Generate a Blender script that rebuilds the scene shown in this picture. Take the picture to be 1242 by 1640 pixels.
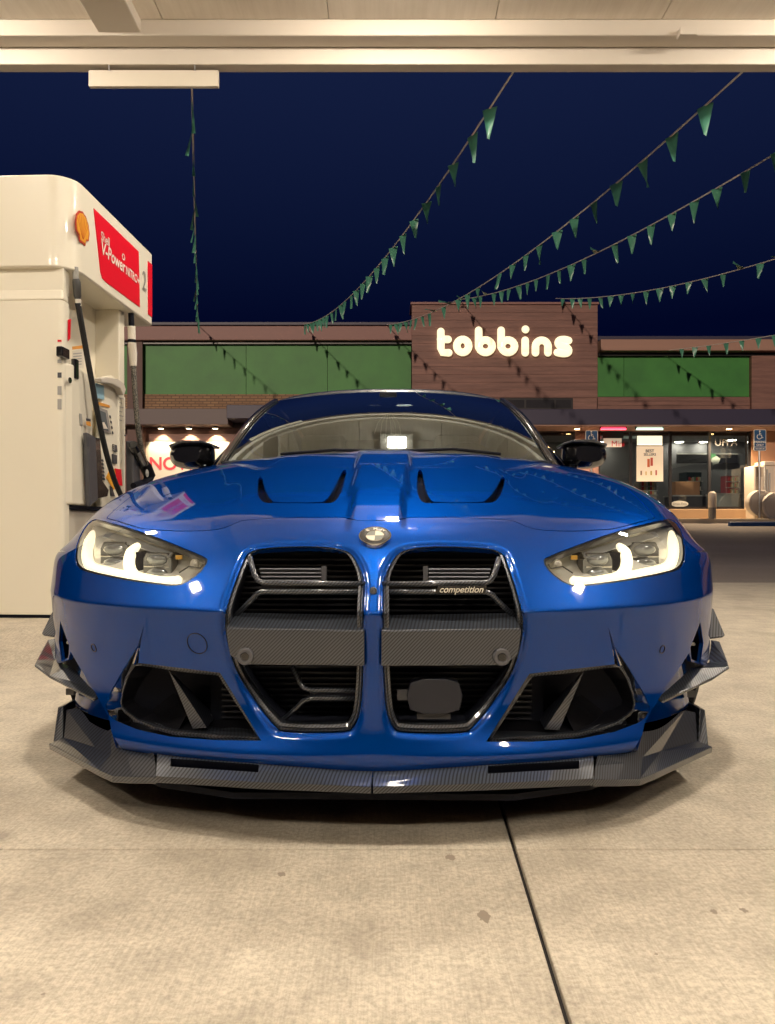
import bpy, bmesh, math, random
import numpy as np
from mathutils import Vector, Matrix
from mathutils.geometry import delaunay_2d_cdt
R = math.radians
random.seed(7)
scene = bpy.context.scene
for o in list(bpy.data.objects): bpy.data.objects.remove(o)
COL = scene.collection

# ------------------------------------------------------------------ camera
F, CX, HY, CAMZ = 1236.0, 621.0, 845.0, 0.66      # focal length and horizon in photo pixels, lens height
cam = bpy.data.cameras.new('camera'); camo = bpy.data.objects.new('camera', cam); COL.objects.link(camo)
camo.location = (0, 0, CAMZ); camo.rotation_euler = (R(90), 0, 0)
cam.sensor_fit = 'VERTICAL'; cam.sensor_height = 24; cam.lens = 24*F/1640; cam.shift_y = (HY-820)/1640
cam.clip_start = .02; cam.clip_end = 2000
scene.camera = camo
# ------------------------------------------------------------------ world, sun, exposure
w = bpy.data.worlds.new('World'); scene.world = w; w.use_nodes = True
nt = w.node_tree; bg = nt.nodes['Background']
tc = nt.nodes.new('ShaderNodeTexCoord'); sx = nt.nodes.new('ShaderNodeSeparateXYZ'); cr = nt.nodes.new('ShaderNodeValToRGB')
nt.links.new(tc.outputs['Generated'], sx.inputs[0]); nt.links.new(sx.outputs['Z'], cr.inputs[0]); nt.links.new(cr.outputs[0], bg.inputs[0])
cr.color_ramp.elements[0].position = 0.24; cr.color_ramp.elements[0].color = (.0005, .0019, .017, 1)
cr.color_ramp.elements[1].position = 0.62; cr.color_ramp.elements[1].color = (.0090, .0165, .060, 1)
bg.inputs[1].default_value = 1.0
sun = bpy.data.lights.new('sun', 'SUN'); suno = bpy.data.objects.new('sun', sun); COL.objects.link(suno)
sun.energy = 1.9; sun.angle = R(1.6); sun.color = (1, .79, .62)
suno.rotation_euler = Vector((.27, .97, -.27)).to_track_quat('-Z', 'Y').to_euler()   # flood light of the lot, from behind the canopy
scene.view_settings.view_transform = 'Standard'; scene.view_settings.look = 'None'
scene.view_settings.exposure = 0; scene.view_settings.gamma = 1; scene.view_settings.use_curve_mapping = False
scene.render.engine = 'CYCLES'; scene.cycles.use_denoising = True
scene.cycles.max_bounces = 6; scene.cycles.transparent_max_bounces = 12; scene.cycles.sample_clamp_indirect = 6
scene.cycles.caustics_reflective = False; scene.cycles.caustics_refractive = False

# ------------------------------------------------------------------ materials
MATS = {}
def mat(name, color, rough=.5, metal=0, coat=0, coat_rough=.03, emit=None, es=0, spec=.5):
    if name in MATS: return MATS[name]
    m = bpy.data.materials.new(name); m.use_nodes = True; b = m.node_tree.nodes['Principled BSDF']
    b.inputs['Base Color'].default_value = (*color, 1); b.inputs['Roughness'].default_value = rough
    b.inputs['Metallic'].default_value = metal; b.inputs['Coat Weight'].default_value = coat
    b.inputs['Coat Roughness'].default_value = coat_rough; b.inputs['Specular IOR Level'].default_value = spec
    if emit: b.inputs['Emission Color'].default_value = (*emit, 1); b.inputs['Emission Strength'].default_value = es
    MATS[name] = m; return m
class NT:
    """tiny node-graph helper on top of a Principled material"""
    def __init__(s, m): s.t = m.node_tree; s.b = s.t.nodes['Principled BSDF']; s.tc = s.t.nodes.new('ShaderNodeTexCoord')
    def n(s, typ, **kw):
        nd = s.t.nodes.new(typ)
        for k, v in kw.items():
            if k in nd.inputs: nd.inputs[k].default_value = v
            else: setattr(nd, k, v)
        return nd
    def l(s, a, b): s.t.links.new(a, b)
    def mapping(s, scale, coord='Object', rot=(0, 0, 0)):
        mp = s.n('ShaderNodeMapping'); mp.inputs['Scale'].default_value = scale; mp.inputs['Rotation'].default_value = rot
        s.l(s.tc.outputs[coord], mp.inputs[0]); return mp.outputs[0]
    def noise(s, scale, detail=6, vec=None, rough=.6):
        nd = s.n('ShaderNodeTexNoise'); nd.inputs['Scale'].default_value = scale; nd.inputs['Detail'].default_value = detail
        nd.inputs['Roughness'].default_value = rough; s.l(vec if vec else s.tc.outputs['Object'], nd.inputs['Vector']); return nd.outputs['Fac']
    def ramp(s, fac, *stops):
        nd = s.n('ShaderNodeValToRGB'); e = nd.color_ramp.elements
        while len(e) < len(stops): e.new(.5)
        for i, (p, c) in enumerate(stops): e[i].position = p; e[i].color = (*c, 1) if len(c) == 3 else c
        s.l(fac, nd.inputs[0]); return nd.outputs[0]
    def mix(s, fac, a, b, mode='MIX'):
        nd = s.n('ShaderNodeMix', data_type='RGBA', blend_type=mode)
        for k, v in ((0, fac), (6, a), (7, b)):
            if hasattr(v, 'is_output'): s.l(v, nd.inputs[k])
            else: nd.inputs[k].default_value = v if k == 0 else (*v, 1)
        return nd.outputs[2]
    def math(s, op, a, b=0.0):
        nd = s.n('ShaderNodeMath', operation=op)
        for k, v in ((0, a), (1, b)):
            if hasattr(v, 'is_output'): s.l(v, nd.inputs[k])
            else: nd.inputs[k].default_value = v
        return nd.outputs[0]
    def bump(s, h, strength=.3, dist=.01):
        nd = s.n('ShaderNodeBump'); nd.inputs['Strength'].default_value = strength; nd.inputs['Distance'].default_value = dist
        s.l(h, nd.inputs['Height']); s.l(nd.outputs[0], s.b.inputs['Normal'])
    def color(s, c): s.l(c, s.b.inputs['Base Color'])
    def rough(s, c): s.l(c, s.b.inputs['Roughness'])

def car_paint():
    m = bpy.data.materials.new('blue_metallic_paint'); m.use_nodes = True; t = m.node_tree; t.nodes.clear(); N = t.nodes.new
    tc = N('ShaderNodeTexCoord'); nz = N('ShaderNodeTexNoise'); nz.inputs['Scale'].default_value = 2400; nz.inputs['Detail'].default_value = 1; t.links.new(tc.outputs['Object'], nz.inputs['Vector'])
    rp = N('ShaderNodeValToRGB'); e = rp.color_ramp.elements; e[0].position = .3; e[0].color = (.0003, .064, .42, 1); e[1].position = .7; e[1].color = (.0006, .120, .65, 1); t.links.new(nz.outputs['Fac'], rp.inputs[0])
    df = N('ShaderNodeBsdfDiffuse'); df.inputs[0].default_value = (.0002, .025, .160, 1)
    gl = N('ShaderNodeBsdfGlossy'); gl.inputs['Roughness'].default_value = .42; t.links.new(rp.outputs[0], gl.inputs['Color'])
    mx = N('ShaderNodeMixShader'); mx.inputs[0].default_value = .38; t.links.new(df.outputs[0], mx.inputs[1]); t.links.new(gl.outputs[0], mx.inputs[2])
    ct = N('ShaderNodeBsdfGlossy'); ct.inputs['Roughness'].default_value = .03; fr = N('ShaderNodeFresnel'); fr.inputs[0].default_value = 1.52
    m2 = N('ShaderNodeMixShader'); t.links.new(fr.outputs[0], m2.inputs[0]); t.links.new(mx.outputs[0], m2.inputs[1]); t.links.new(ct.outputs[0], m2.inputs[2])
    out = N('ShaderNodeOutputMaterial'); t.links.new(m2.outputs[0], out.inputs[0]); return m
PAINT = car_paint()
CARBON = mat('carbon_fibre', (.03, .03, .034), .35, 0, 1.0, .05)
def _():
    g = NT(CARBON); s = g.n('ShaderNodeSeparateXYZ'); g.l(g.tc.outputs['Object'], s.inputs[0])
    u = g.math('ADD', s.outputs['X'], g.math('MULTIPLY', s.outputs['Y'], .22)); d = g.math('SUBTRACT', u, s.outputs['Z'])
    t = g.math('FRACT', g.math('MULTIPLY', d, 125.0)); tri = g.math('ABSOLUTE', g.math('SUBTRACT', t, .5))
    c = g.ramp(tri, (.12, (.008, .009, .013)), (.30, (.060, .070, .092))); g.color(c)
    g.b.inputs['Metallic'].default_value = .25
_()
BLACK = mat('gloss_black_plastic', (.008, .008, .010), .18, 0, .6)
DARK = mat('matt_black_plastic', (.003, .004, .010), .65, spec=.2)
RUBBER = mat('black_rubber', (.015, .015, .016), .75)
CHROME = mat('chrome', (.75, .75, .76), .08, 1)
ALU = mat('brushed_aluminium', (.45, .45, .46), .35, 1)
DRL = mat('daytime_lamp_glow', (.9, .85, .7), .4, emit=(1, .86, .56), es=1.6)
LAMPIN = mat('lamp_housing_silver', (.86, .83, .76), .3, .3)
def glass(name, tint, ior=1.5, rough=0.0, boost=1.0, refl=(1, 1, 1)):
    m = bpy.data.materials.new(name); m.use_nodes = True; t = m.node_tree; t.nodes.clear()
    out = t.nodes.new('ShaderNodeOutputMaterial'); mx = t.nodes.new('ShaderNodeMixShader'); tr = t.nodes.new('ShaderNodeBsdfTransparent')
    gl = t.nodes.new('ShaderNodeBsdfGlossy'); fr = t.nodes.new('ShaderNodeFresnel'); fr.inputs[0].default_value = ior
    tr.inputs[0].default_value = (*tint, 1); gl.inputs['Roughness'].default_value = rough; gl.inputs['Color'].default_value = (*refl, 1)
    ml = t.nodes.new('ShaderNodeMath'); ml.operation = 'MULTIPLY'; ml.inputs[1].default_value = boost; ml.use_clamp = True
    geo = t.nodes.new('ShaderNodeNewGeometry')
    t.links.new(fr.outputs[0], ml.inputs[0]); t.links.new(ml.outputs[0], mx.inputs[0]); t.links.new(tr.outputs[0], mx.inputs[1]); t.links.new(gl.outputs[0], mx.inputs[2])
    t.links.new(mx.outputs[0], out.inputs[0]); return m
WINDSHIELD = glass('windscreen_glass', (.30, .34, .35), 1.5, 0.0, 2.7, (.80, .94, 1.0))
LENS = glass('clear_lamp_lens', (.92, .93, .93), 1.45)
SHOPGLASS = glass('shop_window_glass', (.80, .84, .85), 1.5)
WHITE = mat('white_powder_coat', (.78, .73, .64), .38)
CANOPYW = mat('canopy_white_paint', (.74, .66, .56), .5)
RED = mat('signal_red', (.78, .004, .022), .4)
YEL = mat('shell_yellow', (.80, .36, .03), .45)
CREAM = mat('cream_white_print', (.80, .74, .64), .5)
GREY = mat('grey_plastic', (.10, .10, .11), .5)
LGREY = mat('light_grey', (.36, .35, .33), .5)

# ------------------------------------------------------------------ mesh helpers
class MB:
    def __init__(s): s.v = []; s.f = []
    def add(s, vs, fs):
        k = len(s.v); s.v += [tuple(p) for p in vs]; s.f += [tuple(i+k for i in f) for f in fs]; return s
    def box(s, x0, x1, y0, y1, z0, z1):
        return s.add([(x0,y0,z0),(x1,y0,z0),(x1,y1,z0),(x0,y1,z0),(x0,y0,z1),(x1,y0,z1),(x1,y1,z1),(x0,y1,z1)],
              [(0,3,2,1),(4,5,6,7),(0,1,5,4),(1,2,6,5),(2,3,7,6),(3,0,4,7)])
    def hexa(s, a, b):   # two quads (each 4 points, same winding): closed hexahedron
        return s.add(list(a)+list(b), [(3,2,1,0),(4,5,6,7),(0,1,5,4),(1,2,6,5),(2,3,7,6),(3,0,4,7)])
    def prism(s, pts, vec):   # closed polygon swept by vec
        n = len(pts); vec = Vector(vec); a = [Vector(p) for p in pts]
        return s.add(a+[p+vec for p in a], [tuple(range(n))[::-1], tuple(range(n, 2*n))]+[(i, (i+1) % n, n+(i+1) % n, n+i) for i in range(n)])
    def tube(s, path, r, n=10, cap=True, flat=None):
        path = [Vector(p) for p in path]; rs = r if isinstance(r, (list, tuple)) else [r]*len(path)
        rings = []; up = None
        for i, p in enumerate(path):
            t = (path[min(i+1, len(path)-1)]-path[max(i-1, 0)]).normalized()
            if up is None: up = Vector((0,0,1)) if abs(t.z) < .9 else Vector((0,1,0))
            if flat is not None: up = Vector(flat)
            a = t.cross(up); a.normalize(); b = a.cross(t).normalized(); up = b
            fl = 1.0 if flat is None else .45
            rings.append([p+a*rs[i]*math.cos(2*math.pi*k/n)+b*rs[i]*fl*math.sin(2*math.pi*k/n) for k in range(n)])
        vs = [q for rg in rings for q in rg]; m = len(path)
        fs = [(i*n+k, i*n+(k+1) % n, (i+1)*n+(k+1) % n, (i+1)*n+k) for i in range(m-1) for k in range(n)]
        if cap: fs += [tuple(range(n))[::-1], tuple(range((m-1)*n, m*n))]
        return s.add(vs, fs)
    def lathe(s, prof, M=None, n=32):     # profile [(r, h)] about local z, mapped by matrix M
        M = M or Matrix(); vs = []; m = len(prof)
        for r, h in prof: vs += [M @ Vector((r*math.cos(2*math.pi*k/n), r*math.sin(2*math.pi*k/n), h)) for k in range(n)]
        fs = [(i*n+k, i*n+(k+1) % n, (i+1)*n+(k+1) % n, (i+1)*n+k) for i in range(m-1) for k in range(n)]
        if prof[0][0] > 1e-6: fs.append(tuple(range(n))[::-1])
        if prof[-1][0] > 1e-6: fs.append(tuple(range((m-1)*n, m*n)))
        return s.add(vs, fs)
    def loft(s, rows, closed=False, cap=False):
        n = len(rows[0]); vs = [q for r in rows for q in r]; m = len(rows); e = n if closed else n-1
        fs = [(i*n+k, i*n+(k+1) % n, (i+1)*n+(k+1) % n, (i+1)*n+k) for i in range(m-1) for k in range(e)]
        if cap: fs += [tuple(range(n))[::-1], tuple(range((m-1)*n, m*n))]
        return s.add(vs, fs)
    def mesh(s, name, mirror=False):
        me = bpy.data.meshes.new(name); v = [(-p[0], p[1], p[2]) for p in s.v] if mirror else s.v
        me.from_pydata([tuple(p) for p in v], [], [f[::-1] for f in s.f] if mirror else s.f); me.validate(); me.update(); return me
def link(name, me, m, parent=None, smooth=False, bevel=0, solid=0, sub=0, label=None, cat=None, group=None, kind=None, fixn=True, loc=None):
    o = bpy.data.objects.new(name, me); COL.objects.link(o)
    if m and not me.materials: me.materials.append(m)
    if fixn:
        b = bmesh.new(); b.from_mesh(me); bmesh.ops.remove_doubles(b, verts=b.verts, dist=1e-6); bmesh.ops.recalc_face_normals(b, faces=b.faces); b.to_mesh(me); b.free()
    if smooth:
        for p in me.polygons: p.use_smooth = True
        if smooth == 'auto': me.set_sharp_from_angle(angle=R(38))
    if solid: md = o.modifiers.new('thickness', 'SOLIDIFY'); md.thickness = solid; md.offset = 0
    if sub: md = o.modifiers.new('smooth', 'SUBSURF'); md.levels = md.render_levels = sub
    if bevel: md = o.modifiers.new('bevel', 'BEVEL'); md.width = bevel; md.segments = 2; md.limit_method = 'ANGLE'
    if parent: o.parent = parent
    if loc: o.location = loc
    if label: o['label'] = label
    if cat: o['category'] = cat
    if group: o['group'] = group
    if kind: o['kind'] = kind
    return o
def part(name, mb, m, parent, mirror=False, **kw): return link(name, mb.mesh(name, mirror), m, parent, **kw)
def pair(name, mb, m, parent, labels=(None, None), parents=None, **kw):
    """the same piece on the car's two sides: as built (right in the picture) and mirrored"""
    return [part(name, mb, m, (parents[i] if parents else parent), mirror=bool(i), label=labels[i], **kw) for i in (0, 1)]
def empty(name, loc, rz=0, label=None, cat=None, group=None, parent=None):
    o = bpy.data.objects.new(name, None); COL.objects.link(o); o.location = loc; o.rotation_euler = (0, 0, rz); o.empty_display_size = .1
    if label: o['label'] = label
    if cat: o['category'] = cat
    if group: o['group'] = group
    if parent: o.parent = parent
    return o
def text_mesh(body, size, extrude=.002, shear=0, bold=0, align='CENTER', squeeze=1.0):
    cu = bpy.data.curves.new('t', 'FONT'); cu.body = body; cu.size = size; cu.extrude = extrude; cu.shear = shear; cu.offset = bold
    cu.align_x = align; cu.align_y = 'CENTER'
    o = bpy.data.objects.new('t', cu); COL.objects.link(o); dg = bpy.context.evaluated_depsgraph_get()
    me = bpy.data.meshes.new_from_object(o.evaluated_get(dg)); bpy.data.objects.remove(o)
    me.transform(Matrix.Diagonal((squeeze, 1, 1, 1))); return me
def text_obj(name, body, size, m, M, parent=None, **kw):
    me = text_mesh(body, size, **kw); me.transform(M); me.materials.clear(); return link(name, me, m, parent, fixn=False)
def frame(origin, xa, ya):      # matrix with text x along xa, text y along ya
    xa = Vector(xa).normalized(); ya = Vector(ya); za = xa.cross(ya).normalized(); ya = za.cross(xa).normalized()
    M = Matrix.Identity(4)
    for i in range(3): M[i][0], M[i][1], M[i][2], M[i][3] = xa[i], ya[i], za[i], origin[i]
    return M
def chaikin(p, it=2, closed=True):
    p = [np.array(q, float) for q in p]
    for _ in range(it):
        q = []; n = len(p)
        for i in range(n if closed else n-1):
            a, b = p[i], p[(i+1) % n]; q += [a*.75+b*.25, a*.25+b*.75]
        p = q if closed else [p[0]]+q+[p[-1]]
    return p
def resample(p, step, closed=True):
    p = [np.array(q, float) for q in p]; out = []; n = len(p)
    for i in range(n if closed else n-1):
        a, b = p[i], p[(i+1) % n]; k = max(1, int(round(np.linalg.norm(b-a)/step)))
        out += [a+(b-a)*j/k for j in range(k)]
    if not closed: out.append(p[-1])
    return out
def inpoly(pts, poly):
    pts = np.asarray(pts); x, y = pts[:, 0], pts[:, 1]; poly = np.asarray(poly); ins = np.zeros(len(pts), bool); n = len(poly)
    for i in range(n):
        x0, y0 = poly[i]; x1, y1 = poly[(i+1) % n]
        if y0 == y1: continue
        c = ((y0 > y) != (y1 > y)) & (x < (x1-x0)*(y-y0)/(y1-y0)+x0); ins ^= c
    return ins
# a sight line of the photograph meets a real plane: returns the world point
def ray(px, py): return Vector(((px-CX)/F, 1.0, (HY-py)/F))
def on_plane(px, py, p, n):
    d = ray(px, py); c = Vector((0, 0, CAMZ)); p = Vector(p); n = Vector(n); return c+d*((p-c).dot(n)/d.dot(n))
def at_y(px, py, y): return on_plane(px, py, (0, y, 0), (0, 1, 0))
# ================================================================== the car
PSI, CARX, CARY = R(1.0), -.031, 1.62
CAR = empty('sports_car', (CARX, CARY, 0), -PSI, 'low blue coupe with tall twin grilles and carbon aero kit parked under the canopy', 'car')
cs, sn = math.cos(PSI), math.sin(PSI)
def W(p): return Vector((CARX+p[0]*cs+p[1]*sn, CARY-p[0]*sn+p[1]*cs, p[2]))
def L(q): x, y = q[0]-CARX, q[1]-CARY; return Vector((x*cs-y*sn, x*sn+y*cs, q[2]))
def projn(P):
    X = CARX+P[:, 0]*cs+P[:, 1]*sn; Y = CARY-P[:, 0]*sn+P[:, 1]*cs
    return np.stack([CX+F*X/Y, HY+F*(CAMZ-P[:, 2])/Y], 1)
def pl(px, py, v): return L(on_plane(px, py, W((0, v, 0)), (sn, cs, 0)))
# ---- control net of the front end: columns centre -> side, rows lip -> cowl
xc = [0, .10, .22, .34, .46, .58, .69, .785, .86, .912, .940]
pv = [0, .003, .014, .036, .075, .13, .20, .30, .42, .53, .64]
wv = [1, 1, 1, 1, 1, 1, .95, .85, .6, .3, .1]
tuck = [.25, .4, .8, 1, 1, 1, 1, 1, .8, .5, .2]
rows = []
for z, dv, tk in ((.130, .06, 1), (.150, .012, 1), (.178, .008, 1), (.205, .030, 1), (.27, .055, 1), (.34, .048, 1), (.42, .022, 1), (.462, .006, 1), (.475, .0005, 1), (.481, .001, 1), (.495, .012, 0), (.535, .042, 0), (.580, .080, 0)):
    rows.append([(x, p+dv*(wv[i] if not tk else tuck[i]*1.0), z+(.012*(i/10)**2 if z > .4 else 0)) for i, (x, p) in enumerate(zip(xc, pv))])
rows.append([(0,.125,.628),(.10,.128,.628),(.22,.142,.627),(.34,.165,.626),(.457,.205,.625),(.573,.255,.624),(.678,.32,.626),(.770,.41,.628),(.842,.52,.625),(.905,.62,.612),(.943,.73,.585)])
rows.append([(0,.20,.668),(.10,.203,.668),(.22,.215,.668),(.34,.237,.667),(.455,.27,.666),(.57,.32,.668),(.67,.39,.672),(.757,.48,.676),(.835,.59,.668),(.910,.69,.642),(.948,.80,.605)])
rows.append([(0,.34,.716),(.10,.342,.716),(.22,.35,.715),(.34,.365,.714),(.45,.39,.713),(.56,.43,.713),(.655,.49,.715),(.740,.575,.718),(.832,.68,.708),(.920,.78,.682),(.950,.90,.635)])
rows.append([(0,.55,.770),(.10,.552,.770),(.22,.557,.769),(.33,.567,.768),(.44,.585,.766),(.545,.615,.765),(.64,.665,.764),(.728,.735,.764),(.832,.81,.755),(.920,.90,.730),(.952,1.02,.660)])
rows.append([(0,.78,.826),(.10,.782,.826),(.215,.785,.825),(.325,.79,.824),(.43,.80,.822),(.53,.825,.819),(.625,.865,.815),(.715,.91,.812),(.825,.97,.802),(.908,1.06,.772),(.952,1.15,.685)])
rows.append([(0,1.0,.876),(.10,1.0,.876),(.21,1.005,.875),(.315,1.01,.873),(.42,1.02,.871),(.52,1.035,.868),(.61,1.065,.863),(.695,1.10,.857),(.800,1.14,.842),(.888,1.22,.806),(.950,1.30,.705)])
rows.append([(0,1.17,.914),(.10,1.172,.914),(.205,1.177,.913),(.31,1.187,.912),(.41,1.205,.910),(.51,1.235,.906),(.595,1.27,.901),(.675,1.31,.893),(.778,1.35,.877),(.865,1.40,.845),(.945,1.45,.725)])
rows.append([(0,1.26,.932),(.10,1.262,.932),(.20,1.268,.932),(.305,1.283,.931),(.405,1.31,.929),(.50,1.35,.925),(.585,1.40,.919),(.665,1.45,.910),(.755,1.49,.893),(.84,1.54,.86),(.94,1.58,.735)])
NET = np.array(rows); NET[:, :, 0] *= 1.016; NR, NC = NET.shape[:2]; TMAX, SMAX = NR-1, NC-1
EXT = np.concatenate([NET[:, 1:2]*np.array([-1, 1, 1]), NET, 2*NET[:, -1:]-NET[:, -2:-1]], 1)
EXT = np.concatenate([2*EXT[:1]-EXT[1:2], EXT, 2*EXT[-1:]-EXT[-2:-1]], 0)
def basis(u):
    return np.stack([(1-u)**3, 3*u**3-6*u*u+4, -3*u**3+3*u*u+3*u+1, u**3], -1)/6
def S0(st):
    st = np.asarray(st, float); s = np.clip(st[:, 0], 0, SMAX-1e-6); t = np.clip(st[:, 1], 0, TMAX-1e-6)
    i = s.astype(int); j = t.astype(int); bs, bt = basis(s-i), basis(t-j); out = np.zeros((len(st), 3))
    for a in range(4):
        for b in range(4): out += (bt[:, a]*bs[:, b])[:, None]*EXT[j+a, i+b]
    return out
gs, gt = np.meshgrid(np.arange(0, SMAX+.01, .1), np.arange(0, TMAX+.01, .1)); GR = np.stack([gs.ravel(), gt.ravel()], 1)
GP = S0(GR); GPX = projn(GP)
def inv(pxs, tmin=0, tmax=TMAX):
    """photo pixels -> surface parameters (right half of the car)"""
    out = []; ok = (GR[:, 1] >= tmin) & (GR[:, 1] <= tmax)
    for q in pxs:
        q = np.array(q, float); d = ((GPX-q)**2).sum(1); d[~ok] = 1e9
        near = np.where(d < max(d.min()*1.5, 60.0))[0]; st = GR[near[GP[near, 1].argmin()]].copy() if d.min() < 400 else GR[d.argmin()].copy()
        if out and np.linalg.norm(np.array(q)-last) < 30: st = out[-1].copy()
        last = q
        for _ in range(25):
            e = 1e-3; P = projn(S0(np.array([st, st+[e, 0], st+[0, e]]))); J = np.stack([(P[1]-P[0])/e, (P[2]-P[0])/e], 1); r = q-P[0]
            dl = np.linalg.lstsq(J+np.eye(2)*1e-9, r, rcond=None)[0]; dl = np.clip(dl, -.25, .25); st = st+dl
            st[0] = min(max(st[0], 0), SMAX); st[1] = min(max(st[1], tmin), tmax)
            if abs(r).max() < .05: break
        out.append(st)
    return np.array(out)
def normal0(st, fn=S0):
    e = 2e-3; st = np.asarray(st, float); a = np.clip(st, [e, e], [SMAX-e, TMAX-e])
    du = fn(a+[e, 0])-fn(a-[e, 0]); dv = fn(a+[0, e])-fn(a-[0, e]); n = np.cross(du, dv); return n/np.linalg.norm(n, axis=1)[:, None]
def offset(st, d, closed=True):
    """offset a surface polyline by d metres (to the left of its direction) inside the surface"""
    st = np.asarray(st); P = S0(st); N = normal0(st); n = len(st)
    T = (np.roll(P, -1, 0)-np.roll(P, 1, 0)) if closed else np.gradient(P, axis=0)
    T /= np.linalg.norm(T, axis=1)[:, None]+1e-12; O = np.cross(N, T)*d; out = []
    for i in range(n):
        e = 1e-3; a = np.clip(st[i], [e, e], [SMAX-e, TMAX-e]); Q = S0(np.array([a, a+[e, 0], a+[0, e]])); J = np.stack([(Q[1]-Q[0])/e, (Q[2]-Q[0])/e], 1)
        out.append(st[i]+np.linalg.lstsq(J, O[i], rcond=None)[0])
    return np.array(out)
# ---- outlines on the right half (photo pixels)
K_px = [(613,966),(613,924),(628,891),(645,876),(696,870),(780,873),(804,880),(813,889),(838,966),(842,999),(840,1028),(826,1079),(792,1129),(760,1166),(746,1175),(642,1175),(629,1167),(618,1141),(613,1066)]
H_px = [(869,899),(876,891.5),(949.5,863.5),(1004,846),(1058,833),(1076,830.5),(1089,841),(1097,866),(1099,893),(1092,910),(1072.7,918),(1004,931),(949.5,938),(925,940),(908,937),(881,918)]
I_px = [(779,1188),(848,1079),(920,1071),(985,1064),(981,1038),(974,1003),(985,1035),(1009,1072),(1030,1107),(1041,1130),(1041,1139),(1036,1148),(1022,1158),(985,1172),(930,1183),(850,1188)]
I_in = [(784,1184.5),(850,1081.5),(920,1073.5),(985,1066.5),(990,1066.8),(994,1067),(1001,1076),(1008,1089),(1015,1110),(1018,1128),(1016,1136),(1008,1145),(990,1158),(960,1169),(925,1177),(850,1183)]
A_px = [(1122,996),(1106,1037),(1108,1056),(1122,1062),(1127,1030)]
B_px = [(1033,1158),(1044,1138),(1060,1112),(1104,1046),(1108,1060),(1130,1066),(1150,1120),(1150,1290),(1000,1290)]
Kst = inv(resample(chaikin(K_px, 2), 5), 2, 14); Hst = inv(resample(chaikin(H_px, 1), 5), 8, 17)
Ist = inv(resample(I_px, 5), 1.5, 10); Ast = inv(resample(A_px, 4), 2, 11)
Ks = S0(Kst)
def ccw(p): a = np.asarray(p); x, y = a[:, 0], a[:, 1]; return (x*np.roll(y, -1)-np.roll(x, -1)*y).sum() > 0
if not ccw(Kst): Kst = Kst[::-1]
if not ccw(Hst): Hst = Hst[::-1]
Ks = S0(Kst)
def dist_poly(P, Q):
    d = np.full(len(P), 1e9)
    for i in range(len(Q)):
        a, b = Q[i], Q[(i+1) % len(Q)]; ab = b-a; t = np.clip(((P-a)@ab)/(ab@ab+1e-15), 0, 1); d = np.minimum(d, np.linalg.norm(P-(a+t[:, None]*ab), axis=1))
    return d
def sstep(a, b, x): t = np.clip((x-a)/(b-a), 0, 1); return t*t*(3-2*t)
def Sd(st):
    """surface with its rolled grille rims and the bonnet dome"""
    P = S0(st); N = normal0(st); Rr = .016; d = dist_poly(P, Ks); k = np.clip(1-d/Rr, 0, 1); disp = -Rr*.75*(1-np.sqrt(np.clip(1-k*k, 0, 1)))
    x, v = P[:, 0], P[:, 1]; wd = .060+.036*np.clip((v-.2)/1.05, 0, 1)
    dome = (1-sstep(wd-.007, wd+.011, x))*.011*sstep(.14, .34, v)
    shoulder = .006*(1-sstep(.36, .46, x))*sstep(.25, .55, v)
    return P+N*(disp+dome+shoulder)[:, None]
def normal(st): return normal0(st, Sd)
# ---- shut line of the bonnet, then along the wing
sh_px = [(633,836),(642,834.5),(651,829.5),(660,828),(740,829),(816,832),(832,838),(846,845),(868,849.5),(919,851),(955,849),(975,848)]
sh = inv(resample(chaikin(sh_px, 2, False), 5, False), 11, 17); t0 = sh[0, 1]
hd_top = inv(resample([(990,845.5),(1010,840),(1030,834.5),(1050,829.5)], 5, False), 11, 19)
tail = np.array([[x, t] for x, t in zip(np.linspace(hd_top[-1, 0]+.05, 8.25, 30), np.linspace(hd_top[-1, 1]+.1, TMAX, 30))])
shut = np.concatenate([[[0, t0]], [[.1, t0]], sh, hd_top, tail]); hood_poly = np.concatenate([shut, [[SMAX*0+8.25, TMAX+1], [-1, TMAX+1], [-1, t0]]])
gapA = offset(shut, -.0016, False); gapB = offset(shut, .0016, False)
gapA[0, 0] = gapB[0, 0] = 0; gapA[-1, 1] = gapB[-1, 1] = TMAX
hoodP = np.concatenate([gapB, [[8.25, TMAX+1], [-1, TMAX+1], [-1, gapB[0, 1]]]]); gapP = np.concatenate([gapA, [[8.25, TMAX+1], [-1, TMAX+1], [-1, gapA[0, 1]]]])
# wing / bumper line from the lamp's outer end to the side
fl = inv([(1098, 880), (1112, 884)], 8, 15); fline = np.concatenate([fl, [[SMAX, fl[-1, 1]]]])
vent_px = [[(670,755),(668,775),(668.5,790),(672,801),(679,806.5),(690,807.2),(780,807.2),(792,806),(801,798),(806,785),(809.5,767),(803,767.5),(797,781),(789,793),(780,802),(773,806),(696,806),(689,801),(683,791),(679.5,775),(676,756)]]
Vst = [inv(resample(chaikin(v, 1), 3), 15, TMAX) for v in vent_px]
b6 = inv(resample(B_px[:6], 6, False), 0, 10); Bst = np.concatenate([b6, [[SMAX+1, b6[-1, 1]], [SMAX+1, -1], [b6[0, 0]-.35, -1], [b6[0, 0]-.1, max(b6[0, 1]-.6, 0)]]])
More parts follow.
